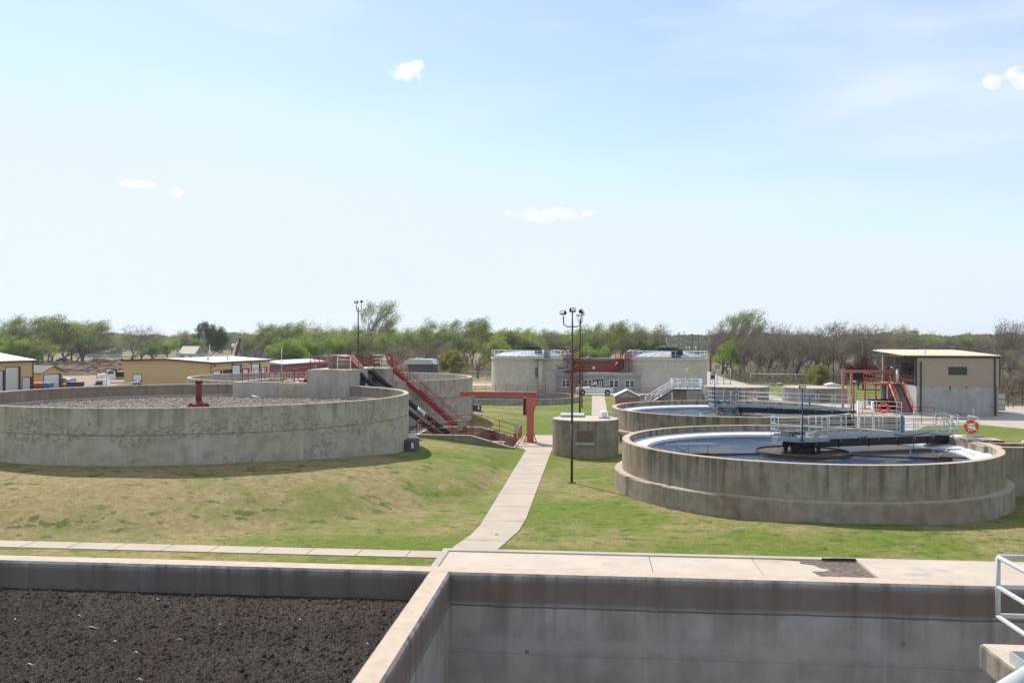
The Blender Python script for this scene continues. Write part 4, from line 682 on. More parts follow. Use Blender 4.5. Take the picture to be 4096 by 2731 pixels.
# ---------------- pump pit
t = T('pump_pit', 'sunken concrete pump pit with red railings, front wall sloping down at right', 'pit', (-9.5, 71, 0))
def wallpoly(y0, y1, name): return MB().extr([(-13.5, -1.2), (-5.8, -1.2), (-5.8, .12), (-6.05, .14), (-9.15, 1.0), (-13.5, 1.0)], 'y', y0, y1).build(name, 'vault_concrete', t)
wallpoly(67.8, 68.15, 'front_wall'); wallpoly(74.5, 74.85, 'back_wall')
MB().box(-13.5, -13.15, 68.153, 74.497, -1.2, .996).build('end_wall', 'vault_concrete', t); MB().box(-5.9, -5.72, 68.153, 74.497, -1.2, .10).build('end_kerb', 'kerb_concrete', t); MB().box(-13.15, -5.9, 68.153, 74.497, -1.4, -1.1).build('floor', 'vault_concrete', t)
for y_ in (67.98, 74.68): rail(t, [(-13.3, y_, 1.0), (-9.15, y_, 1.0), (-6.05, y_, .12)], 'red_paint', (.52, 1.0), .026, 1.45)
rail(t, [(-13.3, 67.98, 1.0), (-13.3, 70.2, 1.0)], 'red_paint', (.52, 1.0), .026, 1.1); rail(t, [(-13.3, 71.6, 1.0), (-13.3, 72.4, 1.0)], 'red_paint', (.52, 1.0), .026, 1.1)
rail(t, [(-5.85, 67.98, .12), (-5.85, 70.2, .12)], 'red_paint', (.52, .98), .026, .8); rail(t, [(-5.85, 72.8, .12), (-5.85, 76.2, .12)], 'red_paint', (.52, .98), .026, .9); rail(t, [(-10.5, 71.3, -.2), (-5.9, 71.3, -.2)], 'red_paint', (.5, 1.0), .024, 1.6)
t = T('pump', 'white framed red pump standing low inside the pit', 'pump', (-7.2, 69.2, -1)); m = MB(); m.box(-7.6, -7.48, 69, 69.12, -1.1, .35); m.box(-6.8, -6.68, 69, 69.12, -1.1, .35); m.box(-7.75, -6.6, 69, 69.12, .35, .44); m.build('frame', 'white_paint', t); MB().cyl((-7.4, 69.4, -.3), (-6.85, 69.4, -.3), .25, None, 14).build('pump_body', 'red_paint', t)
for x, y, z0, hh, lb in ((-10.75, 73.3, .55, 1.0, 'left'), (-10.45, 74.1, .75, 1.0, 'right')):
    t = T('switch_box', 'grey switch box on a stand over the pit, %s one of the pair' % lb, 'switch box', (x, y, 0)); MB().bev(x - .2, x + .2, y - .12, y + .12, z0 + .3, z0 + 1.15, .02).build('box', 'beige_box', t); m = MB(); m.cyl((x - .1, y, -1), (x - .1, y, z0 + .3), .03, None, 6); m.tube([(x + .05, y, z0 + .3), (x + .06, y, 0), (x - .2, y, -.4), (x - .6, y, -.2)], .03, 6); m.tube([(x + .12, y, z0 + .3), (x + .15, y, .3), (x + .9, y, -.1)], .025, 6); m.build('cables', 'black_pipe', t)
t = T('switch_box', 'grey switch box on a post at the right end of the pit', 'switch box', (-5.9, 72, 0)); MB().bev(-6.1, -5.75, 71.9, 72.1, .85, 1.62, .02).build('box', 'galvanised', t); MB().box(-6.12, -6.02, 72.1, 72.2, 0, 1.72).build('post', 'galvanised', t)
m = MB()
for k in range(7): a0 = random.uniform(-.3, .3); m.tube([(-8.7 + .16 * k + .42 * math.cos(b) * (1 - .1 * k), 74.35 - .05 * k, .35 + .42 * math.sin(b)) for b in [i * .5 + a0 for i in range(14)]], .028, 6)
cat1(m.build('hose_coil', 'black_pipe'), 'coil of black hose hanging on the back wall of the pit', 'hose')
sheet('ramp', [[(-12.9, 62.2), (-12.2, 64.5), (-13.52, 68.3), (-13.52, 74.8), (-17.5, 74.8), (-17.5, 69.0), (-14.0, 64.5)]], 1.0, 'asphalt', .5)
# ---------------- jib crane
t = T('jib_crane', 'faded red jib crane whose beam reaches over the pit', 'crane', (-4.87, 72.4, 0)); cx_, cy_ = -4.87, 72.4
m = MB(); m.bev(cx_ - .28, cx_ + .28, cy_ - .28, cy_ + .28, .03, 2.25, .01)
m.v = [(cx_ + (v[0] - cx_) * (1 if v[2] < 1 else 1), v[1], v[2]) for v in m.v]; m.build('column', 'faded_red_paint', t)
m = MB(); m.box(cx_ - .5, cx_ + .5, cy_ - .5, cy_ + .5, .035, .065)
bp = m.build('base_plate', 'faded_red_paint', t); m = MB()
for sx_, sy_ in ((1, 0), (-1, 0), (0, 1), (0, -1)):
    M_ = Matrix.Translation((cx_, cy_, 0)) @ Matrix.Rotation(math.atan2(sy_, sx_), 4, 'Z'); m.extr([(.44, .066), (.52, .066), (.52, .1), (.32, .74), (.282, .74), (.282, .66)], 'y', -.02, .02, M_)
m.build('gussets', 'faded_red_paint', bp); m = MB()
for ax in (-.42, .42):
    for ay in (-.42, .42): m.cyl((cx_ + ax, cy_ + ay, .066), (cx_ + ax, cy_ + ay, .13), .03, None, 6)
m.build('anchor_bolts', 'grey_steel', bp)
m = MB()
for y0 in (cy_ - .36, cy_ + .33): m.extr([(cx_ - .26, 2.15), (cx_ + .26, 2.15), (cx_ + .30, 2.6), (cx_ + .50, 3.1), (cx_ + .52, 3.68), (cx_ - .3, 3.68)], 'y', y0, y0 + .03)
m.box(cx_ + .27, cx_ + .3, cy_ - .33, cy_ + .33, 3.2, 3.6); m.box(cx_ - .58, cx_ - .305, cy_ - .36, cy_ + .36, 2.20, 2.28); m.box(cx_ - .58, cx_ - .54, cy_ - .36, cy_ + .36, 2.281, 3.549); m.box(cx_ - .539, cx_ - .345, cy_ + .30, cy_ + .33, 2.281, 3.549); m.box(cx_ - .58, cx_ - .305, cy_ - .36, cy_ + .36, 3.55, 3.62); m.box(cx_ - .34, cx_ - .305, cy_ - .3, cy_ + .3, 2.24, 3.55); m.build('head', 'faded_red_paint', t)
m = MB(); m.box(-10.6, cx_ + .45, cy_ - .012, cy_ + .012, 3.70, 4.03); m.box(-10.6, cx_ + .45, cy_ - .13, cy_ + .13, 4.03, 4.06); m.box(-10.6, cx_ + .5, cy_ - .13, cy_ + .13, 3.67, 3.70); m.extr([(cx_ + .45, 3.7), (cx_ + .55, 3.7), (cx_ + .50, 4.06), (cx_ + .45, 4.06)], 'y', cy_ - .13, cy_ + .13); m.build('beam', 'faded_red_paint', t)
m = MB(); m.box(-9.75, -9.35, cy_ - .2, cy_ - .1, 3.55, 3.8); m.box(-9.75, -9.35, cy_ + .1, cy_ + .2, 3.55, 3.8); m.cyl((-9.55, cy_ - .1, 3.45), (-9.55, cy_ + .1, 3.45), .13); tr_ = m.build('trolley', 'beige_box', t)
m = MB()
for dx in (-.08, 0, .07): m.tube([(-9.55 + dx, cy_, 3.5), (-9.55 + dx, cy_, .2)], .013, 4)
m.build('hoist_chain', 'black_pipe', tr_)
m = MB().box(-2.9, -2.2, 74.8, 75.4, .04, .12); cat1(m.build('access_cover', 'white_paint'), 'small white access cover on the lawn left of the vault', 'cover')
cat1(MB().cyl((-3.9, 37.4, .036), (-3.9, 37.4, .042), .09, None, 16).build('cleanout_cap', 'rust_red'), 'small rusty round cap set in the footpath', 'cap')
# ============================================================ LOW ROUND TANKS, DIGESTERS, BUILDING
def low_tank(c, R_, label, zt=.9):
    t = T('low_round_tank', label, 'tank', (*c, 0)); MB().lathe(c, [(R_ - .3, -1.6), (R_ - .3, zt), (R_, zt), (R_, -.2)], 110, closed=False).build('wall', 'low_tank_concrete', t)
    struct(MB().lathe(c, [(.02, .06), (R_ - .3, .06)], 50).build('low_tank_water', 'dark_water'))
    pl = [(c[0] + (R_ - .15) * math.cos(a), c[1] + (R_ - .15) * math.sin(a), zt) for a in [2 * math.pi * i / 36 for i in range(37)]]
    m = MB()
    for k in (.45, .9)[:1 if zt > 2 else 2]: m.tube([Vector(p) + Vector((0, 0, k)) for p in pl], .028, 5)
    ro = m.build('railing', 'red_paint', t)
    for p in pl[:-1:1]: MB().cyl(p, (p[0], p[1], p[2] + .9), .03, None, 5).build('post', 'red_paint', ro)
    return t
low_tank((-11, 124.5), 9.4, 'low round concrete tank with red guard rail on the lawn left of the far footpath', .75)
low_tank((13.3, 122.5), 8.6, 'low round tank with red guard rail under the white platform stairs', .75)
def digester(c, R_, label, tree_):
    t = T('digester_tank', label, 'digester', (*c, 0)); MB().lathe(c, [(R_, -.2), (R_, 5.2), (R_ + .14, 5.25), (R_ + .14, 5.62), (R_ - .1, 5.64), (.02, 5.64)], 90).build('wall', 'digester_concrete', t)
    seg = 24; m = MB(); ap = (c[0], c[1])
    prof = [(R_ - .35, 5.64), (R_ - .35, 5.85), (R_ * .62, 6.42), (1.6, 6.82), (1.5, 6.82)]
    m.lathe(c, prof, seg); dm = m.build('dome', 'dome_metal', t)
    MB().lathe(c, [(1.55, 6.8), (1.75, 6.8), (1.75, 7.32), (1.6, 7.32), (1.6, 7.25), (.02, 7.25)], 30).build('black_drum', 'black_steel', dm)
    m = MB(); m.cyl((c[0], c[1], 7.4), (c[0], c[1], 8.3), .09, None, 8); m.sphere((c[0], c[1], 8.5), .2, 8); m.cyl((c[0], c[1], 8.7), (c[0], c[1], 8.95), .12, None, 8); m.build('relief_valve', 'galvanised', dm)
    pl = [(c[0] + (R_ - .02) * math.cos(a), c[1] + (R_ - .02) * math.sin(a), 5.64) for a in [2 * math.pi * i / 26 for i in range(27)]]; rail(t, pl, 'white_paint', (.55, 1.1), .03, 9)
    m = MB()
    for k in range(seg): a = 2 * math.pi * k / seg; m.tube([(c[0] + r_ * math.cos(a), c[1] + r_ * math.sin(a), z_ + .02) for r_, z_ in prof[1:4]], .03, 4)
    m.build('dome_ribs', 'galvanised', dm)
    m = MB(); a = math.radians(-80); m.box(c[0] + 1.0, c[0] + 2.2, c[1] - 4.6, c[1] - 3.6, 5.9, 7.0); m.build('hatch', 'black_steel', dm)
    return t
DL, DR = (-10.25, 152.2), (12.6, 152.2)
t = digester(DL, 6.6, 'left domed concrete digester with white rails and dark drum on top', 1)
m = MB(); m.cyl((-8.15, 145.3, -.1), (-8.15, 145.3, 5.3), .36, None, 16); m.build('round_column', 'digester_concrete', t); MB().box(-9.2, -4.8, 144.6, 146.2, 5.42, 5.6).build('side_platform', 'galvanised', t); rail(t, [(-10.6, 145.5, 5.62), (-9.6, 144.6, 5.62), (-4.85, 144.6, 5.62), (-4.85, 146.0, 5.62)], 'white_paint', (.38, .74, 1.1), .03, 1.0)
MB().box(-7.6, -6.6, 145.0, 145.9, 5.6, 6.9).build('platform_machine', 'green_machine', t); MB().box(-9.05, -8.35, 145.58, 145.8, 2.56, 4.0).build('wall_hatch', 'brown_vent', t)
MB().tube([(-7.35, 145.2, -.1), (-7.35, 145.2, 3.6), (-7.2, 145.2, 3.7), (-5.2, 145.8, 3.72), (-3, 146.3, 3.72)], .09, 8).build('gas_pipe', 'galvanised', t)
MB().tube([(DL[0], DL[1], 8.0), (-7, 151, 7.7), (-2.9, 149.5, 6.3)], .08, 8).build('gas_line', 'black_steel', t)
t = digester(DR, 6.6, 'right domed concrete digester with a brown stained band under its rim', 2); MB().tube([(DR[0], DR[1], 8.0), (9.5, 151, 7.5), (5, 149.5, 6.2)], .08, 8).build('gas_line', 'black_steel', t)
MB().box(DR[0] + .2, DR[0] + 1.8, 145.75, 146.6, 6.0, 6.9).build('hatch', 'black_steel', t)
t = T('control_building', 'long low concrete control building with windows between two digesters', 'building', (1, 150, 0)); YF = 147.4
m = MB(); m.box(-6.2, 8.9, YF, 156, -.2, 2.70); m.build('wall', 'building_concrete', t); m = MB(); m.box(-6.5, 9.1, YF - .25, 156.2, 2.702, 3.15); m.build('parapet', 'building_concrete', t)
m = MB(); m.box(-6.3, 8.9, YF - .02, 156, 3.151, 3.2); m.build('roof', 'roof_pale', t)
m = MB()
for z_ in (.5, 1.0, 1.5, 2.2): m.box(-6.2, 8.9, YF - .006, YF - .001, z_, z_ + .02)
m.build('wall_grooves', 'dark_concrete', t)
for x0, x1 in ((-4.75, -3.5), (-1.15, .1), (2.95, 4.45), (5.5, 7.0)):
    f_ = MB(); y0 = YF - .05
    for a, b, c_, d in ((x0, x1, .85, .91), (x0, x1, 1.93, 2.0), (x0, x0 + .07, .911, 1.929), (x1 - .07, x1, .911, 1.929), ((x0 + x1) / 2 - .07, (x0 + x1) / 2 + .07, .911, 1.929)): f_.box(a, b, y0, YF + .02, c_, d)
    f_.box(x0 + .07, (x0 + x1) / 2 - .07, y0 + .01, YF, 1.40, 1.44); f_.box((x0 + x1) / 2 + .07, x1 - .07, y0 + .01, YF, 1.40, 1.44)
    fo = f_.build('window', 'white_paint', t); MB().box(x0 + .05, x1 - .05, YF - .012, YF - .008, .9, 1.95).build('pane', 'window_glass', fo)
d_ = MB().box(.3, 1.95, YF - .04, YF - .005, 0, 2.05).build('double_door', 'dark_trim', t)
for x0 in (.42, 1.25): f_ = MB().box(x0, x0 + .5, YF - .055, YF - .041, .95, 1.8).build('door_window', 'white_paint', d_); MB().box(x0 + .1, x0 + .4, YF - .062, YF - .056, 1.05, 1.7).build('pane', 'window_glass', d_)
MB().sphere((1.9, YF - .12, 2.55), .16, 8, .7).build('wall_lamp', 'lamp_glass', t)
MB().box(-2.9, 5.3, 150.4, 156, 3.2, 5.05).build('upper_wall', 'red_wall', t); m = MB(); m.box(-3.0, 5.4, 150.2, 156.1, 5.052, 5.45); m.build('upper_roof', 'roof_grey', t)
MB().box(-5.3, -3.0, 150.2, 155.8, 3.2, 6.25).build('stair_tower', 'building_concrete', t); MB().box(5.45, 7.9, 150.2, 155.8, 3.2, 6.2).build('stair_tower', 'building_concrete', t)
for x0, x1 in ((5.6, 8.6),): m = MB(); m.extr([(x0, 6.2), (x1, 6.2), (x1 - .4, 6.9), (x0 + .9, 6.95)], 'y', 150.6, 153); m.build('skylight', 'dome_metal', t)
rail(t, [(-6.4, YF - .1, 3.2), (9.0, YF - .1, 3.2)], 'red_paint', (.55, 1.1), .035, 2.0); MB().sphere((5.2, 149, 3.4), .35, 8, .6).build('mushroom_vent', 'beige_box', t); MB().box(2.0 - 1.8, 2.0 - 1.4, 150.34, 150.38, 3.7, 4.1).build('sign_plate', 'white_paint', t)
m = MB(); m.cyl((-.4, 152, 5.4), (-.4, 152, 6.6), .18, None, 10); m.cyl((-.4, 152, 5.45), (-.4, 152, 5.7), .7, .3, 12); m.cyl((-.6, 152, 6.5), (-.2, 152, 6.5), .3, None, 10); m.build('flare_vent', 'beige_box', t)
m = MB(); m.box(-4.2, -2.6, 146.8, 147.2, 3.2, 3.9); m.tube([(-5.5, 147.6, 3.9), (-4, 147.6, 3.9), (-4, 147.6, 3.4)], .1, 8); m.build('roof_pipework', 'brown_steel', t)
def red_stair(label, top, bot, y, wd, plat=None, posts=()):
    t = T('red_stairs', label, 'stairs', (bot[0], y, bot[1])); a, b = Vector((top[0], y, top[1])), Vector((bot[0], y, bot[1]))
    for dy in (0, wd):
        m = MB(); m.tube([a + Vector((0, dy, 0)), b + Vector((0, dy, 0))], .1, 4); so_ = m.build('stringer', 'red_paint', t); h_ = MB(); [h_.tube([a + Vector((0, dy, k)), b + Vector((0, dy, k))], .03, 5) for k in (.5, 1.0)]; h_.build('handrail', 'red_paint', so_)
        for k in (0, .33, .66, 1): p = a.lerp(b, k) + Vector((0, dy, 0)); MB().cyl(p, p + Vector((0, 0, 1)), .03, None, 5).build('post', 'red_paint', so_)
    m = MB(); n_ = max(4, int(abs(top[1] - bot[1]) / .2))
    for k in range(n_): p = a.lerp(b, (k + .5) / n_); m.box(p.x - .13, p.x + .13, y, y + wd, p.z - .02, p.z + .02)
    m.build('treads', 'red_paint', t)
    if plat:
        x0, x1, z_ = plat; MB().box(x0, x1, y - .1, y + wd + .2, z_ - .14, z_).build('platform', 'red_paint', t); rail(t, [(x0, y - .05, z_), (x1, y - .05, z_)], 'red_paint', (.55, 1.1), .032, 1.0); rail(t, [(x0, y + wd + .1, z_), (x1, y + wd + .1, z_)], 'red_paint', (.55, 1.1), .032, 1.0)
    for x, z0, z1 in posts: MB().cyl((x, y, z0), (x, y, z1), .06, None, 6).build('support_post', 'red_paint', t)
    return t
red_stair('red roof stairs climbing to the left digester', (-2.9, 5.5), (-.9, 3.3), 148.6, .9, (-4.8, -2.2, 5.55), ((-3.9, 3.2, 5.5), (-2.4, 3.2, 5.5)))
red_stair('red roof stairs climbing to the right digester', (4.9, 5.5), (3.0, 3.3), 148.6, .9, (3.95, 6.5, 5.5), ((4.4, 3.2, 5.5), (5.6, 3.2, 5.5), (6.1, 3.2, 5.5)))
red_stair('red stairs with landing in front of the control building left windows', (-1.9, 1.9), (-.6, .3), 145.9, .8, (-3.45, -1.9, 1.9), ((-3.4, 0, 4.3), (-2.15, 0, 3.1)))
# ---------------- brick hut
t = T('brick_hut', 'small brick hut with a shallow grey gable roof behind the clarifiers', 'hut', (3.5, 94, 0)); MB().box(2.5, 4.95, 93.5, 96.2, -.1, 2.45).build('wall', 'brick', t)
m = MB(); ym = 94.9
m.extr([(2.35, 2.46), (3.72, 3.12), (5.1, 2.46), (5.1, 2.54), (3.72, 3.24), (2.35, 2.54)], 'y', 93.3, 96.4); m.build('roof', 'roof_pale', t); MB().extr([(2.55, 2.451), (4.9, 2.451), (3.72, 3.05)], 'y', 93.52, 96.15).build('gable', 'building_concrete', t)
# ---------------- white platform stairs over the low tank
t = T('platform_stairs', 'white railed platform and stairs on a concrete block above the low tank', 'platform', (13, 124, 0))
MB().box(11.0, 12.65, 122.6, 125.6, -1.2, 1.85).build('block', 'vault_concrete', t); MB().box(12.66, 14.75, 122.3, 125.8, -1.2, 1.80).build('block', 'block_concrete', t); MB().box(10.9, 14.9, 122.1, 125.9, 1.86, 1.95).build('deck', 'pale_grp', t)
rail(t, [(10.95, 122.15, 1.97), (12.8, 121.8, 1.97), (14.8, 122.2, 1.97), (14.85, 125.8, 1.97), (11, 125.8, 1.97), (10.95, 124, 1.97)], 'white_paint', (.38, .74, 1.2), .04, .9)
for y_ in (122.3, 123.3):
    a, b = Vector((11.0, y_, 1.95)), Vector((7.3, y_, -.3)); m = MB(); m.tube([a - Vector((0, 0, .15)), b - Vector((0, 0, .15))], .17, 4); so_ = m.build('stringer', 'green_machine', t); h_ = MB(); [h_.tube([a + Vector((0, 0, k)), b + Vector((0, 0, k))], .04, 5) for k in (.4, .75, 1.15)]; h_.build('handrail', 'white_paint', so_)
    for k in (0, .25, .5, .75, 1): p = a.lerp(b, k); MB().cyl(p, p + Vector((0, 0, 1.15)), .045, None, 5).build('post', 'white_paint', so_)
m = MB(); m.cyl((12.95, 123, 1.95), (12.95, 123, 3.5), .05, None, 8); m.cyl((12.95, 123, 3.5), (12.95, 123, 4.7), .13, None, 10); m.cyl((12.95, 123, 3.4), (12.95, 123, 3.5), .25, None, 10); m.build('valve_stem', 'yellow_siding', t)
# ---------------- two covered round tanks
for c, R_, lb, vent in (((20.6, 130.7), 4.55, 'covered round concrete tank beside the service road, left of the pair', 0), ((31.2, 129.5), 4.35, 'covered round concrete tank with small white vent, right of the pair', 1)):
    t = T('covered_round_tank', lb, 'tank', (*c, 0)); MB().lathe(c, [(R_, -.2), (R_, 1.95), (R_ - .05, 2.0), (.02, 2.12)], 72).build('wall', 'low_tank_concrete', t)
    MB().box(c[0] - .9, c[0] + .8, c[1] - R_ - .12, c[1] - R_ + .4, 1.45, 1.7).build('lintel', 'vault_concrete', t); MB().box(c[0] - .6, c[0] + .7, c[1] - R_ - .06, c[1] - R_ + .3, 0, 1.449).build('door', 'brown_vent', t)
    if vent: m = MB(); m.box(c[0] + 1.6, c[0] + 3.4, c[1] - .5, c[1] + .8, 2.0, 2.35); m.extr([(c[0] + 1.4, 2.35), (c[0] + 3.6, 2.35), (c[0] + 2.5, 2.62)], 'y', c[1] - .7, c[1] + 1.0); m.build('vent_box', 'white_paint', t)
# ---------------- brown paint band of the right digester, low signs and gate by the road
MB_ = MB().lathe(DR, [(6.75, 5.0), (6.75, 5.3)], 80)
u_, v_ = G('e', 1325, 990); t = T('mail_drum', 'dark blue post box on a stand beside the service road', 'post box', (u_, v_, 0)); MB().box(u_ - .35, u_ + .35, v_, v_ + .4, .9, 2.2).build('box', 'dark_blue', t); MB().cyl((u_, v_ + .2, 0), (u_, v_ + .2, .9), .06).build('post', 'grey_steel', t)
t = T('service_gate', 'pale pipe gate standing open beside the service road', 'gate', (24, 178, 0)); m = MB()
for z_ in (.4, 1.2, 2.1): m.tube([(22.6, 174, z_), (26.4, 174, z_ + .0)], .05, 5)
m.build('rails', 'galvanised', t)
for x in (22.6, 23.9, 25.1, 26.4): MB().cyl((x, 174, 0), (x, 174, 3.2 if x in (23.9, 26.4) else 2.2), .07, None, 6).build('post', 'galvanised', t)
MB().box(23.4, 24.4, 173.8, 173.9, 3.2, 4.0).build('sign', 'beige_box', t)
# ============================================================ DEWATERING BUILDING at right
t = T('press_building', 'raised tan metal building on a grey concrete base with an open left bay', 'building', (41, 111, 0))
MB().box(36.5, 45.35, 105, 117.5, -.2, 3.33).build('concrete_base', 'building_concrete', t)
m = MB(); n_ = 40
def ribbed(m, x0, x1, y, z0, z1, step=.3, d=.03, ax='x'):
    k = int((x1 - x0) / step)
    for i in range(k):
        a = x0 + (x1 - x0) * i / k; s_ = (x1 - x0) / k
        if ax == 'x': m.box(a, a + s_ * .16, y - d, y, z0, z1)
        else: m.box(y - d, y, a, a + s_ * .16, z0, z1)
MB().box(36.45, 45.4, 104.95, 105.15, 3.331, 6.62).build('front_wall', 'tan_siding', t); m = MB(); ribbed(m, 37.3, 44.95, 104.95, 3.34, 6.6, .3, .02); m.build('siding_ribs', 'tan_siding', t)
MB().box(45.2, 45.4, 105.151, 117.4, 3.331, 6.9).build('right_wall', 'tan_siding', t); MB().box(36.6, 45.199, 117.2, 117.4, 3.331, 7.2).build('back_wall', 'tan_siding', t); m = MB(); ribbed(m, 36.6, 45, 117.19, 3.34, 7.1, .5, .06); m.build('wall_ribs', 'galvanised', t)
m = MB(); m.box(36.3, 36.55, 104.9, 105.2, 3.34, 6.6); m.box(45.41, 45.5, 104.9, 105.2, 3.3, 6.7); m.box(35.05, 45.5, 104.70, 104.9, 6.62, 6.80); m.box(36.2, 45.5, 104.901, 104.93, 6.5, 6.62); m.build('dark_trim', 'dark_trim', t)
m = MB(); m.extr([(104.6, 6.80), (116.0, 7.28), (116.0, 7.22), (104.6, 6.74)], 'x', 35.02, 45.5); m.extr([(116, 7.28), (118, 7.36), (118, 7.30), (116, 7.22)], 'x', 36.2, 45.5); rf = m.build('roof', 'roof_cream', t)
m = MB()
for i in range(38): x = 35.1 + i * .276; m.extr([(104.58, 6.8), (116.0, 7.285), (116.0, 7.33), (104.58, 6.845)], 'x', x, x + .07)
m.build('roof_ribs', 'roof_cream', rf); MB().box(34.97, 35.12, 104.55, 116.05, 6.6, 6.78).build('gutter', 'dark_trim', rf); MB().cyl((38.3, 107.5, 6.9), (38.3, 107.5, 7.35), .12, None, 12).build('vent_pipe', 'white_paint', rf)
w_ = MB(); y0 = 104.9
for a, b, c_, d in ((39.95, 41.95, 4.62, 4.68), (39.95, 41.95, 5.46, 5.52), (39.95, 40.01, 4.681, 5.459), (41.89, 41.95, 4.681, 5.459), (40.9, 40.98, 4.681, 5.459)): w_.box(a, b, y0, 104.98, c_, d)
wo = w_.build('window', 'dark_trim', t); MB().box(40.0, 41.9, 104.905, 104.92, 4.65, 5.5).build('pane', 'window_glass', wo)
m = MB(); m.box(36.85, 37.0, 104.75, 104.9, .1, 6.1); m.box(44.85, 45.05, 104.73, 104.88, .1, 3.4); m.box(44.85, 45.0, 104.83, 104.95, 3.4, 6.5); m.each('downpipe', 'dark_trim', t)
MB().cyl((37.2, 107, 3.34), (37.2, 107, 6.7), .08).build('column', 'dark_trim', t); MB().cyl((36.55, 112.5, 3.34), (36.55, 112.5, 6.9), .1).build('column', 'galvanised', t); MB().box(36.6, 36.8, 117, 117.19, 3.34, 7).build('column', 'galvanised', t)
for x, z in ((40.15, 2.55), (41.95, 2.95)):
    MB().extr([(x - .10, 3.33), (x + .09, 3.33), (x + .03, z + .2), (x, z)], 'y', 104.985, 104.995).build('rust_stain', 'rusty_steel', t)
t = T('belt_press', 'dark press machinery with a blue motor in the open bay of the tan building', 'machine', (37.5, 111, 3.34)); m = MB(); m.box(37.6, 40.5, 108, 112, 3.34, 5.2); m.build('housing', 'black_steel', t)
m = MB(); m.extr([(110.2, 4.9), (112.6, 4.5), (112.6, 4.9), (110.2, 5.8)], 'x', 36.6, 37.4); m.extr([(108.5, 5.3), (112.4, 5.5), (112.4, 5.65), (108.5, 5.6)], 'x', 36.0, 37.5); m.build('chute', 'dark_siding', t)
m = MB(); m.cyl((34.9, 110.6, 5.25), (35.4, 110.6, 5.2), .13); m.build('blue_motor', 'dark_blue', t); MB().cyl((35.4, 110.6, 5.2), (36.4, 110.8, 5.3), .12).build('screw_shaft', 'galvanised', t); MB().cyl((36.1, 110, 3.34), (36.1, 110, 5.1), .2, None, 12).build('white_pipe', 'white_paint', t)
for y_ in (112.2, 109.0): MB().cyl((36.9, y_, 3.34), (36.9, y_, 5.1), .08).build('leg', 'dark_siding', t)
t = T('cake_chute', 'pair of grey vertical pipes under the red platform beside the concrete base', 'pipe', (35.6, 113, 0)); MB().cyl((35.4, 112.8, 1.2), (35.4, 112.8, 3.2), .33, None, 14).build('pipe', 'building_concrete', t); MB().cyl((36.1, 112.6, 1.2), (36.1, 112.6, 3.2), .33, None, 14).build('pipe', 'digester_concrete', t)
t = T('bay_ladder', 'orange ladder on the inside of the open bay', 'ladder', (36.9, 116.5, 3.34)); m = MB(); [m.cyl((x, 116.5, 3.4), (x, 116.5, 7), .04, None, 5) for x in (36.7, 37.1)]; [m.cyl((36.7, 116.5, 3.6 + k * .3), (37.1, 116.5, 3.6 + k * .3), .03, None, 5) for k in range(11)]; m.build('ladder', 'brown_vent', t)
t = T('red_stairs', 'steep red stairs and platform on the left side of the tan building', 'stairs', (35.7, 105.6, 0)); a, b = Vector((0, 109.6, 3.36)), Vector((0, 105.6, .25))
MB().box(33.4, 36.45, 109.6, 114.5, 3.18, 3.34).build('platform', 'red_paint', t)
for x_ in (35.05, 36.3):
    m = MB(); m.tube([a + Vector((x_, 0, -.05)), b + Vector((x_, 0, -.1))], .12, 4); so_ = m.build('stringer', 'red_paint' if x_ > 36 else 'faded_red_paint', t); h_ = MB(); [h_.tube([a + Vector((x_, 0, k)), b + Vector((x_, 0, k)), b + Vector((x_, -.15, k - .2))], .03, 5) for k in (.5, 1.0)]; h_.build('handrail', 'red_paint', so_)
    for k in (0, .25, .5, .75, 1): p = a.lerp(b, k) + Vector((x_, 0, 0)); MB().cyl(p, p + Vector((0, 0, 1)), .03, None, 5).build('post', 'red_paint', so_)
m = MB()
for k in range(17): p = a.lerp(b, (k + .5) / 17); m.box(35.1, 36.25, p.y - .13, p.y + .13, p.z - .02, p.z + .02)
m.build('treads', 'black_steel', t)
for x, y in ((33.5, 113.9), (35.0, 109.7), (33.5, 109.7)): MB().cyl((x, y, 0), (x, y, 3.2), .08, None, 8).build('support_post', 'red_paint', t)
rail(t, [(35.0, 109.7, 3.34), (33.5, 109.7, 3.34), (33.5, 114.4, 3.34), (35.8, 114.4, 3.34)], 'red_paint', (.55, 1.1), .032, 1.2); rail(t, [(36.4, 109.6, 3.34), (36.4, 105.3, 3.34)], 'red_paint', (.55, 1.1), .032, 1.2)
t = T('dumpster', 'black steel waste bin under the red platform', 'dumpster', (34.6, 111.2, 0)); m = MB(); m.extr([(33.3, .9), (33.35, 1.35), (36.0, 1.35), (36.0, .25), (34.0, .25)], 'y', 110.4, 112.2); m.box(33.2, 36.1, 110.35, 112.25, 1.35, 1.45); m.build('bin', 'black_steel', t)
for x in (34.2, 35.8): MB().cyl((x, 110.5, .12), (x, 110.65, .12), .12, None, 10).build('wheel', 'tyre', t)
MB().cyl((34.0, 110.9, 1.45), (34.0, 110.9, 1.9), .05).build('orange_tube', 'orange_ring', t)
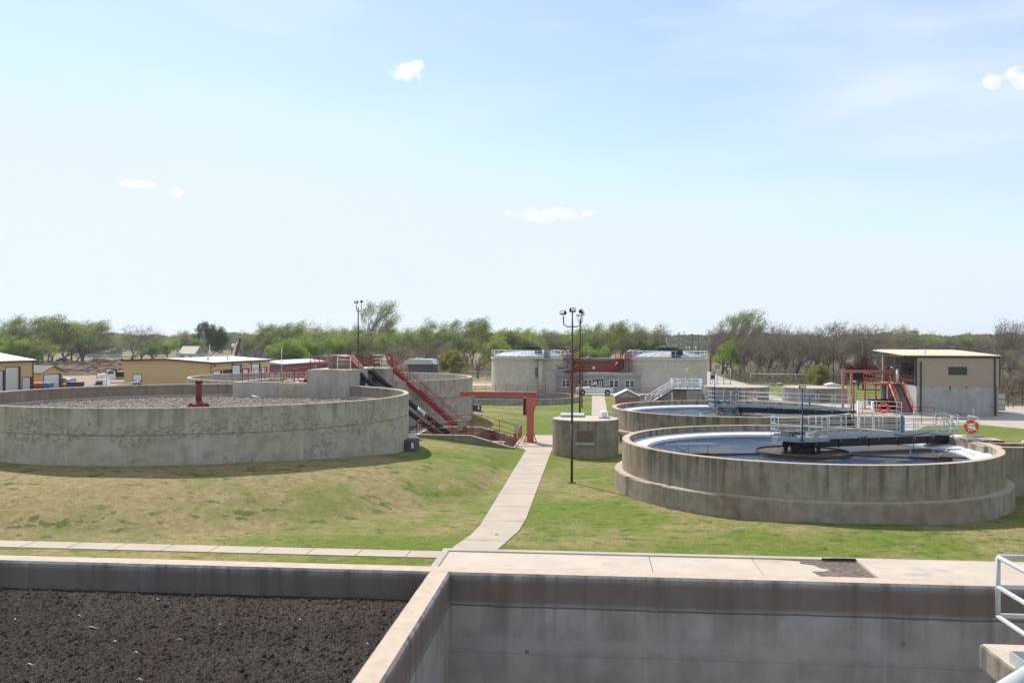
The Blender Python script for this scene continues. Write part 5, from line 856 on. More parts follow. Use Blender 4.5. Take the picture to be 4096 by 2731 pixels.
# hoist frame
t = T('hoist_frame', 'faded pink steel hoist frame reaching to the tan building', 'hoist', (33, 118, 0)); 
for x, y in ((29.9, 110.4), (31.05, 111)): MB().box(x - .12, x + .12, y - .12, y + .12, 0, 4.95).build('column', 'pink_steel', t)
MB().box(29.7, 36.2, 110.9, 111.1, 4.6, 4.92).build('beam', 'pink_steel', t); MB().box(29.7, 30.3, 110.85, 111.15, 4.95, 5.02).build('end_plate', 'pink_steel', t)
for pts, lb in (([(31.5, 108, 0), (38, 103.8, 0)], 'low red railing with sloping rails behind the white stringers'), ([(28, 95, 0), (33, 93.5, 0), (38, 95, 0)], 'low red railing around the pavement left of the small lawn'), ([(33.5, 135, 0), (45.0, 134, 0)], 'red railing beyond the press building stairs')):
    t = T('red_railing', lb, 'railing', pts[0]); rail(t, pts, 'red_paint', (.5, 1.0), .035, 1.6)
for k, (x, y, s_, lb) in enumerate(((34.7, 176.4, .5, 'left one of two brown boulders on the lawn'), (36.2, 176.7, .6, 'right one of two brown boulders on the lawn'), (53.5, 171, .55, 'dark boulder by the lamp pole on the far lawn'))):
    m = MB(); pr = [Vector(v).normalized() * s_ * random.uniform(.75, 1.15) for v in ico]; m.add([(x + v.x * 1.3, y + v.y, max(-.1, v.z * .7 + .2)) for v in pr], icf); cat1(m.build('boulder', 'boulder'), lb, 'boulder')
t = T('storage_tank', 'pale ribbed container standing behind the right corner of tan building', 'container', (47.6, 112, 0)); m = MB(); m.box(46.7, 48.5, 110.5, 113, .3, 2.35); m.build('body', 'cream_wall', t); m = MB()
for z_ in (.3, .95, 1.6, 2.3): m.box(46.65, 48.55, 110.45, 113.05, z_, z_ + .06)
m.build('bands', 'dark_trim', t)
cat1(MB().cyl((41.8, 102.8, 0), (41.8, 102.8, 1.0), .06, None, 8).build('bollard', 'bright_yellow'), 'thin yellow marker post in front of the tan building', 'marker post')
cat1(MB().cyl((53, 118.6, 0), (53, 118.6, .0001 + .9), .05, None, 6).build('short_post', 'brown_steel'), 'short brown post at the right edge of the pavement', 'post')
t = T('white_tote', 'white plastic tote and red-white barrier lying by the pit behind near bridge', 'tote', (24.3, 72, 0)); MB().bev(23.6, 25.2, 71.4, 72.2, .05, .55, .08).build('body', 'white_paint', t); MB().box(24.9, 25.25, 71.3, 72.25, .06, .6).build('red_end', 'red_paint', t)
for k in range(2):
    u_, z_ = [(43.9, 0), (40.2, 0)][k]
# far lamp pole and utility poles
flood_pole(41.2, 158, 8.9, 'brown floodlight pole among the bare trees, left of the plum tree', ((-.55, -.6, 0), (.6, .6, .05)), .11)
lamp_post(18.0, 127.3, 0, 5.2 - .1, 'black_steel', 'slim dark lamp post in front of the covered round tank', .07) if False else None
def upole(x, y, h, label, arms, drums=0):
    t = T('utility_pole', label, 'utility pole', (x, y, 0), 'wooden utility poles'); MB().cyl((x, y, 0), (x, y, h), .17, .11, 8).build('pole', 'wood_pole', t)
    for z_, w_ in arms: MB().box(x - w_, x + w_, y - .07, y + .07, h - z_ - .08, h - z_ + .08).build('crossarm', 'wood_pole', t); m = MB(); [m.cyl((x + w_ * k, y, h - z_ + .08), (x + w_ * k, y, h - z_ + .3), .05, None, 5) for k in (-.9, -.4, .4, .9)]; m.build('insulators', 'galvanised', t)
    for k in range(drums): dx = (-1.6, -.7, 1.1)[k]; MB().cyl((x + dx, y - .2, h - 5.2), (x + dx, y - .2, h - 3.8), .32, None, 10).build('transformer', 'galvanised', t)
upole(31.5, 330, 10.9, 'wooden utility pole with one crossarm beyond the right digester', ((.4, 3.6),)); upole(28.9, 262, 10.9, 'wooden utility pole with transformers beyond the right digester', ((.5, 2.9), (1.6, 2)), 3); upole(31.4, 268, 10.7, 'utility pole with crossarm just right of the transformer pole', ((.4, 2.6),))
upole(4.5, 300, 9.0, 'utility pole with crossarm beside the trees left of right digester', ((.4, 1.6),)); upole(20.5, 420, 6.5, 'distant low utility pole seen over the right digester dome', ((.3, 4),)); upole(-2 + 50.2, 165, 9.1, 'grey utility pole left of the tan building roof', ((.2, .5),)); upole(68.5, 190, 7.9, 'utility pole with wires behind right end of the tan building', ((.4, 4.2),)); upole(88, 360, 9.5, 'distant pair pole among the trees above the tan roof', ((.5, 1.5),))
def wire(a, b, sag, label):
    a, b = Vector(a), Vector(b); pts = [a.lerp(b, k / 14) - Vector((0, 0, sag * 4 * (k / 14) * (1 - k / 14))) for k in range(15)]; return cat1(MB().tube(pts, .022, 4).build('power_line', 'galvanised'), label, 'power line', 'power lines behind the tan building')
wire((48.3, 165, 8.9), (65, 190, 7.7), 1.0, 'upper power line dropping behind the tan roof from the left pole'); wire((48.3, 165, 8.4), (68, 190, 7.4), 1.3, 'lower power line dropping behind the tan roof from the left pole')
for k, dx in enumerate((-3.9, 0, 3.9)): wire((68.5 + dx, 190, 7.6), (112 + dx, 178, 5.8 + .4 * k), .8, ('leftmost', 'middle', 'rightmost')[k] + ' of the three power lines running off to the right')
# ============================================================ FENCES
def chain_fence(pts, h, label, sp=3.0, mat='galvanised', top=True):
    t = T('chain_fence', label, 'fence', pts[0]); m = MB(); P_ = [Vector(p) for p in pts]
    if top: m.tube([p + Vector((0, 0, h)) for p in P_], .035, 5)
    for k in range(1, 6): m.tube([p + Vector((0, 0, h * k / 6)) for p in P_], .008, 3)
    m.build('mesh_rails', mat, t)
    for a, b in zip(P_[:-1], P_[1:]):
        n_ = max(1, round((b - a).length / sp)); 
        for i in range(n_): p = a.lerp(b, i / n_); MB().cyl(p, p + Vector((0, 0, h + .1)), .045, None, 5).build('fence_post', mat, t)
chain_fence([(30.8, 178, 0), (47.5, 176, 0), (66, 166, 0)], 2.2, 'chain link fence in front of the bare trees on the far right lawn', 4)
chain_fence([(52.8, 119.5, 0), (60, 124, 0), (75, 130, 0)], 1.9, 'rusty chain link fence at the right edge beside the brush', 3.2, 'rusty_steel')
chain_fence([(-46, 232, 0), (-27, 190, 0), (-12, 187, 0)], 1.9, 'chain link fence beyond the second filter along the road', 6)
# ============================================================ YARD at left
def gable(t, x0, x1, y0, y1, ze, za, wall, roof, oh=.4, xa=None, ze2=None):
    xa = (x0 + x1) / 2 if xa is None else xa; ze2 = ze if ze2 is None else ze2
    MB().extr([(x0, -.2), (x1, -.2), (x1, ze2), (xa, za), (x0, ze)], 'y', y0, y1).build('wall', wall, t)
    s0 = (za - ze) / (xa - x0); s1 = (za - ze2) / (x1 - xa)
    return MB().extr([(x0 - oh, ze - oh * s0 + .02), (xa, za + .02), (x1 + oh, ze2 - oh * s1 + .02), (x1 + oh, ze2 - oh * s1 + .14), (xa, za + .15), (x0 - oh, ze - oh * s0 + .14)], 'y', y0 - oh, y1 + oh).build('roof', roof, t)
def sidedoor(t, x, y0, y1, zt, mat='door_white', trim='maroon_trim'):
    d_ = MB().box(x, x + .03, y0, y1, 0, zt).build('roll_door', mat, t); m = MB()
    for k in range(1, int(zt / .45)): m.box(x + .031, x + .038, y0, y1, k * .45, k * .45 + .02)
    if mat == 'door_white': m.build('door_grooves', 'galvanised', d_)
    m = MB(); m.box(x, x + .25, y1 + .001, y1 + .25, 0, zt + .12); m.box(x, x + .06, y0 - .12, y0 - .001, 0, zt + .12); m.box(x, x + .06, y0, y1, zt, zt + .12); m.build('door_frame', trim, d_)
t = T('yellow_workshop', 'long yellow metal workshop with low gable roof and a row of white doors', 'building', (-71.5, 147, 0))
rf = gable(t, -79.3, -64.0, 147, 175, 4.72, 4.98, 'yellow_siding', 'roof_pale', .45, -71.7, 4.42)
m = MB(); ribbed(m, -79.3, -64, 147.0, 0, 4.4, .45, .025); m.build('siding_ribs', 'yellow_siding', t)
m = MB(); 
for xa, za, xb, zb in ((-79.75, 4.62, -71.7, 4.86), (-71.7, 4.86, -63.55, 4.28)): m.extr([(xa, za), (xb, zb), (xb, zb + .28), (xa, za + .28)], 'y', 146.48, 146.54)
m.box(-63.55, -63.48, 146.5, 175.5, 4.22, 4.52); m.box(-64.02, -63.9, 146.9, 147.0, 0, 4.4); m.build('dark_fascia', 'dark_trim', rf)
for y0, y1, zt, mm in ((147.9, 150.8, 2.95, 'door_white'), (152.2, 155.4, 3.0, 'black_steel'), (156, 159.6, 3.72, 'door_white'), (161, 163.3, 2.95, 'door_white'), (165.3, 169, 3.78, 'door_white'), (170.4, 172.6, 2.95, 'door_white')): sidedoor(t, -63.99, y0, y1, zt, mm, 'dark_trim')
for y in (148.2, 155.9, 164.4): MB().sphere((-63.8, y, 3.95), .16, 6).build('wall_lamp', 'black_steel', t)
wo = MB().box(-77.7, -76.1, 146.93, 146.97, .6, 2.42).build('window', 'dark_trim', t); MB().box(-77.62, -76.18, 146.91, 146.929, 1.38, 2.34).build('blind', 'door_white', wo); MB().box(-77.6, -76.2, 146.91, 146.929, .68, 1.2).build('pane', 'window_glass', wo); MB().box(-76.95, -76.85, 146.89, 146.909, .66, 1.3).build('mullion', 'white_paint', wo)
for x, y in ((-74.3, 160), (-72.5, 168), (-66.5, 151.5), (-64.9 - .8, 158)): MB().cyl((x, y, 4.6), (x, y, 5.35), .17, None, 10).build('roof_vent', 'white_paint', rf)
t = T('yellow_shed', 'tall yellow metal shed with white roll doors at the left edge', 'building', (-97, 130, 0))
MB().extr([(-92.8, -.2), (-92.8, 4.72), (-101, 6.15), (-109, 4.72), (-109, -.2)], 'y', 108, 142.7).build('wall', 'yellow_siding', t)
rf = MB().extr([(-92.4, 4.68), (-92.4, 4.85), (-101, 6.35), (-101, 6.2)], 'y', 107.8, 143.1).build('roof', 'roof_pale', t); MB().box(-92.42, -92.33, 107.8, 143.12, 4.55, 4.84).build('gutter', 'maroon_trim', rf); m = MB(); ribbed(m, 120, 142.7, -92.76, 0, 4.5, .5, .03, 'y'); m.build('siding_ribs', 'yellow_siding', t)
def fy(nx): return 142.8 * 2230 / (2364 - nx)
sidedoor(t, -92.79, fy(14), fy(69), 3.75); sidedoor(t, -92.79, fy(86), fy(118.5), 1.95); sidedoor(t, -92.79, fy(-60), fy(2), 3.2); MB().cyl((-92.7, 142.5, 0), (-92.7, 142.5, 4.6), .09, None, 6).build('downpipe', 'maroon_trim', t); MB().sphere((-92.6, 141.9, 4.1), .12, 6).build('wall_lamp', 'white_paint', t)
t = T('yellow_garage', 'small yellow garage with grey gable roof and one white door', 'garage', (-96, 149.4, 0))
MB().extr([(146.3, -.2), (152.6, -.2), (152.6, 2.55), (149.5, 3.6), (146.3, 2.55)], 'x', -103, -93.7).build('wall', 'yellow_siding', t)
rf = MB().extr([(145.8, 2.42), (149.5, 3.62), (153.1, 2.42), (153.1, 2.56), (149.5, 3.78), (145.8, 2.56)], 'x', -103.4, -93.3).build('roof', 'roof_grey', t); MB().box(-97.5, -97.1, 147.4, 147.8, 3.0, 3.3).build('roof_vent', 'black_steel', rf)
sidedoor(t, -93.69, 147.0, 151.4, 2.15, trim='dark_trim'); MB().sphere((-93.6, 152.1, 1.8), .09, 6).build('wall_lamp', 'black_steel', t)
t = T('grey_workshop', 'dark grey low building with pale roof behind the yellow workshop', 'building', (-58, 195, 0)); MB().extr([(-72, -.2), (-63.8, -.2), (-63.8, 3.3), (-72, 3.5)], 'y', 182, 212).build('wall', 'dark_siding', t); MB().extr([(-72, 3.5), (-63.6, 3.3), (-63.6, 3.42), (-67.5, 4.0), (-72, 3.8)], 'y', 181.7, 212.4).build('roof', 'roof_pale', t); MB().box(-63.79, -63.7, 203, 204.5, 1.6, 2.9).build('notice_board', 'cream_wall', t)
for (x0, x1, v_, ze, za, lb, wm, rm) in ((-88.5, -74.5, 260, 2.2, 3.9, 'brown roofed barn behind the grey workshop', 'dark_siding', 'roof_brown'), (-80, -73.5, 300, 3.6, 6.0, 'dark red house half hidden among trees', 'dark_red', 'roof_grey')):
    t = T('barn' if 'barn' in lb else 'house', lb, 'house', ((x0 + x1) / 2, v_, 0)); 
    if 'barn' in lb: MB().extr([(v_, -.2), (v_ + 14, -.2), (v_ + 14, ze), (v_ + 7, za), (v_, ze)], 'x', x0 + 3, x1).build('wall', wm, t); MB().extr([(v_ - .5, ze - .1), (v_ + 7, za), (v_ + 14.5, ze - .1), (v_ + 14.5, ze + .05), (v_ + 7, za + .18), (v_ - .5, ze + .05)], 'x', x0 + 2.5, x1 + .5).build('roof', rm, t)
    else: gable(t, x0, x1, v_, v_ + 9, ze, za, wm, rm)
t = T('farm_house', 'cream single storey house with grey hip roof under the distant trees', 'house', (-240, 420, 0)); MB().box(-250.5, -233, 418, 430, -.3, 2.75).build('wall', 'cream_wall', t); rf = MB().extr([(417, 2.7), (424, 4.9), (431, 2.7)], 'x', -252, -231.8).build('roof', 'roof_grey', t); MB().box(-242, -241, 424, 425, 4.5, 5.6).build('chimney', 'roof_brown', rf)
MB().extr([(-251.5, 2.6), (-247.2, 4.3), (-243, 2.6)], 'y', 416.5, 424).build('front_gable', 'roof_grey', t)
for x in (-249.3, -246.2): MB().box(x, x + 2.3, 417.9, 417.98, 0, 2.1).build('garage_door', 'white_paint', t)
for x in (-239.5, -235.8): MB().box(x, x + .9, 417.9, 417.98, 1, 2.2).build('window', 'white_paint', t)
t = T('white_cottage', 'small white house half hidden behind the windmill tree', 'house', (-155, 335, 0)); MB().box(-158.5, -150, 332, 340, -.3, 3.4).build('wall', 'white_paint', t); MB().extr([(331, 3.3), (336, 6.2), (341, 3.3)], 'x', -157.5, -150.5).build('roof', 'cream_wall', t)
for x in (-156.5, -153): MB().box(x, x + 1, 331.9, 331.98, 1, 2.4).build('window', 'window_glass', t)
t = T('metal_barn', 'pale blue metal barn behind the leaning crane boom', 'barn', (-120, 345, 0)); gable(t, -137, -118, 340, 360, 4.6, 5.6, 'far_blue', 'roof_pale')
# windmill
t = T('windmill', 'old multi-blade farm windmill rising out of the green tree', 'windmill', (-146.9, 330, 0)); m = MB()
for sx_, sy_ in ((-1, -1), (1, -1), (1, 1), (-1, 1)): m.cyl((-146.9 + sx_ * 1.6, 330 + sy_ * 1.6, 0), (-146.9 + sx_ * .15, 330 + sy_ * .15, 13.2), .1, .07, 5)
for z_ in (3, 6, 9, 11): w_ = 1.6 - 1.45 * z_ / 13.2; m.box(-146.9 - w_, -146.9 + w_, 330 - w_ - .03, 330 - w_ + .03, z_, z_ + .08)
m.build('tower', 'galvanised', t); m = MB(); c_ = Vector((-147, 328.6, 13.3))
for k in range(18):
    a = 2 * math.pi * k / 18; e = Vector((math.cos(a), 0, math.sin(a))); q = Vector((-math.sin(a), .25, math.cos(a))); m.add([c_ + e * .5 - q * .07, c_ + e * .5 + q * .07, c_ + e * 1.65 + q * .26, c_ + e * 1.65 - q * .26], [(0, 1, 2, 3)])
m.build('wheel', 'wood_pole', t); MB().extr([(-146.5, 13.2), (-144.8, 13.0), (-143.9, 12.6), (-143.9, 13.9), (-144.8, 13.5)], 'y', 329, 329.1).build('tail_vane', 'roof_brown', t)
# crane boom of a parked rig, tripod mast
t = T('crane_rig', 'rusty and white leaning boom of a rig parked behind the yellow workshop', 'crane', (-78, 190, 0)); m = MB(); m.tube([(-77.9, 190, 1.5), (-76.2, 190, 8.8)], .34, 4); m.build('boom', 'rusty_steel', t); m = MB(); m.tube([(-79.4, 190.3, 1.5), (-76.8, 190.3, 8.0)], .2, 6); m.tube([(-78.5, 190.3, 1.5), (-76.9, 190.3, 7.2)], .1, 6); m.tube([(-76.6, 190.3, 4.4), (-77.3, 190.3, 6)], .1, 6); m.sphere((-77.6, 189.8, 7.2), .45, 6); m.build('white_arm', 'white_paint', t); MB().box(-81, -75, 189, 192, .5, 2.6).build('rig_body', 'white_paint', t)
t = T('antenna_mast', 'thin white tripod mast behind the roof of the yellow workshop', 'mast', (-83, 190, 0)); m = MB(); m.cyl((-83, 190, 0), (-83, 190, 7.3), .08, None, 6)
for dx in (-1.3, 1.3, .5): m.cyl((-83 + dx, 190, 3.5), (-83, 190, 6.3), .05, None, 5)
m.build('mast', 'white_paint', t)
cat1(MB().cyl((-63, 179, 0), (-63, 179, 7.0), .06, None, 6).build('antenna_pole', 'white_paint'), 'thin white pole rising behind the grey workshop', 'pole')
# ---------------- vehicles
def wheel(t, x, y, z, r, w_, M_):
    a, b = M_ @ Vector((x, y - w_ / 2, z)), M_ @ Vector((x, y + w_ / 2, z)); wo = MB().cyl(a, b, r, None, 20).build('wheel', 'tyre', t); s_ = 1 if y > 0 else -1
    c_, d_ = M_ @ Vector((x, y + s_ * (w_ / 2 - .02), z)), M_ @ Vector((x, y + s_ * (w_ / 2 + .012), z)); MB().cyl(c_, d_, r * .55, None, 14).build('rim', 'chrome', wo)
def pickup(x, y, rz, label):
    t = T('pickup_truck', label, 'pickup truck', (x, y, 0)); M_ = Matrix.Translation((x, y, 0)) @ Matrix.Rotation(rz, 4, 'Z')   # front at -x
    body = MB()
    side = [(-2.85, .55), (-2.88, .80), (-2.82, 1.02), (-2.55, 1.16), (-1.35, 1.26), (-.75, 1.27), (.42, 1.27), (.42, 1.25), (2.82, 1.25), (2.84, .9), (2.80, .55), (2.55, .5), (2.38, .52), (2.30, .80), (2.06, .93), (1.8, .93), (1.56, .80), (1.48, .48), (-1.45, .45), (-1.52, .80), (-1.76, .93), (-2.02, .93), (-2.26, .80), (-2.34, .5)]
    body.extr(side, 'y', -.98, .98, M_); bo = body.build('body', 'white_paint', t)
    b = MB(); cabp = [(-.78, 1.262, .86), (-.12, 1.80, .68), (.30, 1.83, .68), (.42, 1.262, .86)]
    vs = [M_ @ Vector((px_, s_ * hy, pz)) for s_ in (-1, 1) for px_, pz, hy in cabp]; b.add(vs, [(0, 1, 2, 3), (7, 6, 5, 4), (0, 4, 5, 1), (1, 5, 6, 2), (2, 6, 7, 3), (3, 7, 4, 0)]); b.build('cab', 'white_paint', t)
    for s_ in (-1, 1):
        g_ = MB(); q = [(-.60, 1.31, .86), (-.12, 1.72, .72), (.26, 1.74, .72), (.33, 1.31, .86)]; g_.add([M_ @ Vector((a_, s_ * (c_ + .012), b_)) for a_, b_, c_ in q], [(0, 1, 2, 3)]); g_.build('side_window', 'window_glass', t)
    g_ = MB(); g_.add([M_ @ Vector(p) for p in ((-.75, -.74, 1.30), (-.75, .74, 1.30), (-.19, .60, 1.76), (-.19, -.60, 1.76))], [(0, 1, 2, 3)]); g_.v = [tuple(Vector(v) + (M_.to_3x3() @ Vector((-.03, 0, .01)))) for v in g_.v]; g_.build('windscreen', 'window_glass', t)
    MB().box(.55, 2.75, -.86, .86, 1.252, 1.262, M=M_).build('bed_liner', 'black_steel', t); m = MB(); m.box(.45, 2.83, -.98, -.88, 1.262, 1.31, M=M_); m.box(.45, 2.83, .88, .98, 1.262, 1.31, M=M_); m.build('bed_rail', 'black_steel', t)
    for wx in (-1.89, 1.93):
        for s_ in (-1, 1): wheel(t, wx, s_ * .84, .40, .40, .27, M_)
    dr_ = MB(); [dr_.box(a_, a_ + .012, -.985, -.981, .55, 1.24, M=M_) for a_ in (-.72, .38)]; dr_.box(.2, .32, -1.0, -.985, 1.08, 1.12, M=M_); dr_.build('door_seams', 'grey_steel', bo)
    MB().box(-2.86, -2.80, -.9, -.6, .78, .98, M=M_).build('headlight', 'lamp_glass', t); MB().box(-2.86, -2.80, .6, .9, .78, .98, M=M_).build('headlight', 'lamp_glass', t); MB().box(-2.95, -2.8, -.95, .95, .45, .62, M=M_).build('bumper', 'chrome', t); MB().box(2.82, 2.95, -.92, .92, .45, .62, M=M_).build('bumper', 'black_steel', t)
    for s_ in (-1, 1): MB().box(2.78, 2.852, s_ * .985 - .06, s_ * .985 + .06 * (1 if s_ < 0 else 0) , .9, 1.2, M=M_).build('tail_light', 'red_paint', t); MB().box(-.66, -.48, s_ * 1.12 - .1, s_ * 1.12 + .1, 1.25, 1.45, M=M_).build('mirror', 'black_steel', t)
    p = M_ @ Vector((.1, -.2, 1.83)); MB().cyl(p, p + Vector((0, 0, .14)), .09, .07, 10).build('beacon', 'orange_ring', t)
    m = MB(); m.box(-.95, -.80, -.984, -.980, .93, 1.03, M=M_); m.box(-.45, -.1, -.984, -.980, .92, .98, M=M_); m.box(-.05, .3, -.984, -.980, .92, 1.0, M=M_); m.build('door_lettering', 'grey_steel', bo)
    return t
pickup(.55, 139.4, R(2), 'white pickup truck with orange beacon parked before the control building')
def heavy(x, y, rz, label, dump):
    t = T('dump_truck' if dump else 'service_truck', label, 'truck', (x, y, 0)); M_ = Matrix.Translation((x, y, 0)) @ Matrix.Rotation(rz, 4, 'Z')
    m = MB(); m.extr([(-3.4, .75), (-3.45, 1.35), (-3.2, 1.62), (-1.95, 1.80), (-1.55, 2.6 if not dump else 2.45), (-.35, 2.65 if not dump else 2.5), (-.25, 1.0), (-.25, .7), (-1.9, .7), (-2.1, 1.15), (-2.9, 1.15), (-3.1, .75)], 'y', -1.0, 1.0, M_); m.build('cab', 'white_paint', t)
    g_ = MB(); g_.add([M_ @ Vector(p) for p in ((-1.98, -.85, 1.86), (-1.98, .85, 1.86), (-1.64, .8, 2.42), (-1.64, -.8, 2.42))], [(0, 1, 2, 3)]); g_.build('windscreen', 'window_glass', t)
    for s_ in (-1, 1): g_ = MB(); g_.add([M_ @ Vector((a_, s_ * 1.012, b_)) for a_, b_ in ((-1.75, 1.72), (-1.4, 2.3), (-.6, 2.32), (-.55, 1.72))], [(0, 1, 2, 3)]); g_.build('side_window', 'window_glass', t)
    MB().box(-3.5, -3.42, -.7, .7, .85, 1.5, M=M_).build('grille', 'dark_blue', t); MB().box(-3.6, -3.45, -1.05, 1.05, .5, .8, M=M_).build('bumper', 'dark_blue' if dump else 'chrome', t)
    for s_ in (-1, 1): MB().box(-3.48, -3.40, s_ * .85 - .12, s_ * .85 + .12, 1.0, 1.3, M=M_).build('headlight', 'lamp_glass', t)
    MB().box(-3.3, 3.9, -.45, .45, .6, .85, M=M_).build('chassis', 'black_steel', t)
    for wx in (-2.5, 2.2) if dump else (-2.5, 1.9, 3.1):
        for s_ in (-1, 1): wheel(t, wx, s_ * .9, .5, .5, .35, M_)
    if dump: m = MB(); m.extr([(-.1, 1.0), (-.15, 2.6), (-1.5, 3.0), (-1.5, 2.92), (-.05, 2.5), (.1, 2.15), (3.9, 2.1), (4.0, 1.0)], 'y', -1.15, 1.15, M_); m.build('dump_body', 'black_steel', t); m = MB(); m.box(.2, 3.8, -1.0, 1.0, 2.11, 2.16, M=M_); m.build('load_board', 'yellow_siding', t)
    else: m = MB(); m.box(0, 4.4, -1.15, 1.15, .95, 1.5, M=M_); m.build('white_body', 'white_paint', t); m = MB(); m.tube([M_ @ Vector((1.0, 0, 1.6)), M_ @ Vector((4.0, 0, 2.2)), M_ @ Vector((4.6, 0, 2.0))], .14, 6); m.build('boom', 'galvanised', t); m = MB(); m.cyl(M_ @ Vector((-.1, -.9, .9)), M_ @ Vector((-.1, -.9, 2.9)), .09); m.build('exhaust_stack', 'chrome', t); p = M_ @ Vector((-1, 0, 2.65)); MB().cyl(p, p + Vector((0, 0, .18)), .1).build('beacon', 'orange_ring', t)
    return t
u_, v_ = G('a', 1215, 1003); heavy(u_ + .6, v_ + 2.5, R(32), 'white dump truck with black body parked by the dirt mound', True)
u_, v_ = G('a', 1190, 950, 2.65); heavy(u_ + .8, v_, R(8), 'white service truck with a crane arm, half hidden by the front filter rim', False)
for (ax, ay, h_, c_, lb) in ((455, 1000, 1.0, 'orange_paint', 'orange trailer tank beside the yellow garage'), (515, 1000, 1.2, 'blue_paint', 'small blue machine with rusty wheel by the garage door'), (830, 990, 1.5, 'dark_blue', 'dark blue covered trailer in the yard'), (822, 1005, 1.2, 'white_paint', 'white square tank with a small mark in front of the blue trailer'), (770, 955, 1.3, 'galvanised', 'grey rounded tank beside the garage'), (735, 1010, .9, 'orange_paint', 'small orange and black box next to the white tank')):
    u_, v_ = G('a', ax, ay, h_); w_ = {'dark_blue': 2.2}.get(c_, 1.2); t = T('yard_equipment', lb, 'equipment', (u_, v_, 0)); m = MB()
    if 'rounded' in lb or 'tank beside' in lb or 'orange trailer' in lb: m.cyl((u_ - w_ * 1.1, v_, h_ * .6), (u_ + w_ * 1.1, v_, h_ * .6), h_ * .5, None, 16)
    else: m.bev(u_ - w_ / 2, u_ + w_ / 2, v_, v_ + 1.5, .35, h_, .06)
    m.build('body', c_, t)
    for s_ in (-.35, .35): MB().cyl((u_ + s_ * w_, v_ - .05, .3), (u_ + s_ * w_, v_ + .1, .3), .3, None, 12).build('wheel', 'tyre', t)
# parked vehicles and a red trailer row beyond the mound
for k, (ax, ay, c_, L_, lb) in enumerate(((1060, 768, 'white_paint', 5.2, 'white and green pickup at the left of the row beyond the mound'), (1160, 768, 'black_steel', 4.8, 'dark vehicle in the row beyond the mound'), (1335, 768, 'dark_red', 8.5, 'long dark red trailer beyond the mound'), (1250, 770, 'green_machine', 5, 'grey-green farm machine in the row beyond the mound'), (955, 770, 'galvanised', 4, 'silver car leftmost in the row beyond the mound'), (620, 800, 'galvanised', 4.2, 'silver car roof showing behind the yellow garage'), (700, 700, 'dark_blue', 4.6, 'dark blue car near the cream farm house'))):
    u_, v_ = G('a', ax, ay, .9); v_ = min(v_, 330); d = ray(*NX('a', ax, ay)); u_ = d.x / d.y * v_; t = T('parked_vehicle', lb, 'vehicle', (u_, v_, 0), 'vehicles parked beyond the mound')
    m = MB(); hb = 1.6 if L_ > 6 else .95; m.bev(u_ - L_ / 2, u_ + L_ / 2, v_, v_ + 1.9, .35, hb, .1); m.build('body', c_, t)
    if L_ < 6: m = MB(); m.extr([(u_ - L_ * .28, hb), (u_ - L_ * .12, 1.5), (u_ + L_ * .2, 1.5), (u_ + L_ * .33, hb)], 'y', v_ + .15, v_ + 1.75); m.build('cabin', 'window_glass', t)
    for s_ in (-.32, .32): MB().cyl((u_ + s_ * L_, v_ - .04, .33), (u_ + s_ * L_, v_ + .2, .33), .33, None, 12).build('wheel', 'tyre', t)
# dirt mounds
def mound(cx_, cy_, a_, b_, h_, name, mat):
    m = MB(); N = 70
    for j in range(N + 1):
        for i in range(N + 1):
            x, y = -1.1 + 2.2 * i / N, -1.1 + 2.2 * j / N; q = max(0, 1 - (x * x + y * y)); n_ = noise.fractal(Vector((x * 5, y * 5, cx_)), .8, 2.1, 6); m.v.append((cx_ + a_ * x, cy_ + b_ * y, h_ * (q ** .7) * (1 + .6 * n_) - .1))
    W_ = N + 1; m.f = [(j * W_ + i, j * W_ + i + 1, (j + 1) * W_ + i + 1, (j + 1) * W_ + i) for j in range(N) for i in range(N)]; m.sm = [False] * len(m.f); struct(m.build(name, mat))
mound(-126, 228, 17, 14, 2.6, 'dirt_mound', 'mound_dirt'); mound(-110, 222, 9, 9, 2.2, 'dirt_mound', 'mound_dirt'); mound(-124, 206, 14, 7, 1.2, 'dirt_mound', 'mound_dirt')
# far landmarks
t = T('tower_block', 'distant hazy brick tower block on the horizon above the tan building', 'building', (858, 2500, 0)); MB().box(842, 874, 2500, 2530, -1, 41).build('body', 'far_brick', t); MB().box(852, 864, 2505, 2520, 41.01, 45).build('roof_box', 'far_brick', t); m = MB()
for k in range(8): m.box(842, 874, 2499.6, 2499.9, 8 + 4 * k, 9.4 + 4 * k)
m.build('window_bands', 'far_stone', t)
t = T('grain_elevator', 'distant pale grain elevator on the horizon above the right digester', 'building', (290, 3000, 0)); m = MB(); m.box(284, 292, 3000, 3010, -1, 44); m.box(292, 301, 3002, 3010, -1, 33); m.build('body', 'far_blue', t); m = MB(); m.box(302, 305, 3000, 3003, -1, 49); m.tube([(303.5, 3000, 46), (314, 3000, 30)], .5, 4); m.build('leg_tower', 'far_blue', t)
t = T('small_shed', 'grey shed with a shining metal roof behind the second filter', 'shed', (-38, 205, 0)); MB().box(-41, -35.5, 200, 207, -.2, 3.1).build('wall', 'dark_siding', t); MB().extr([(-42.5, 3.1), (-35, 3.1), (-36, 4.2), (-41, 4.3)], 'y', 199.5, 207.5).build('roof', 'roof_pale', t)
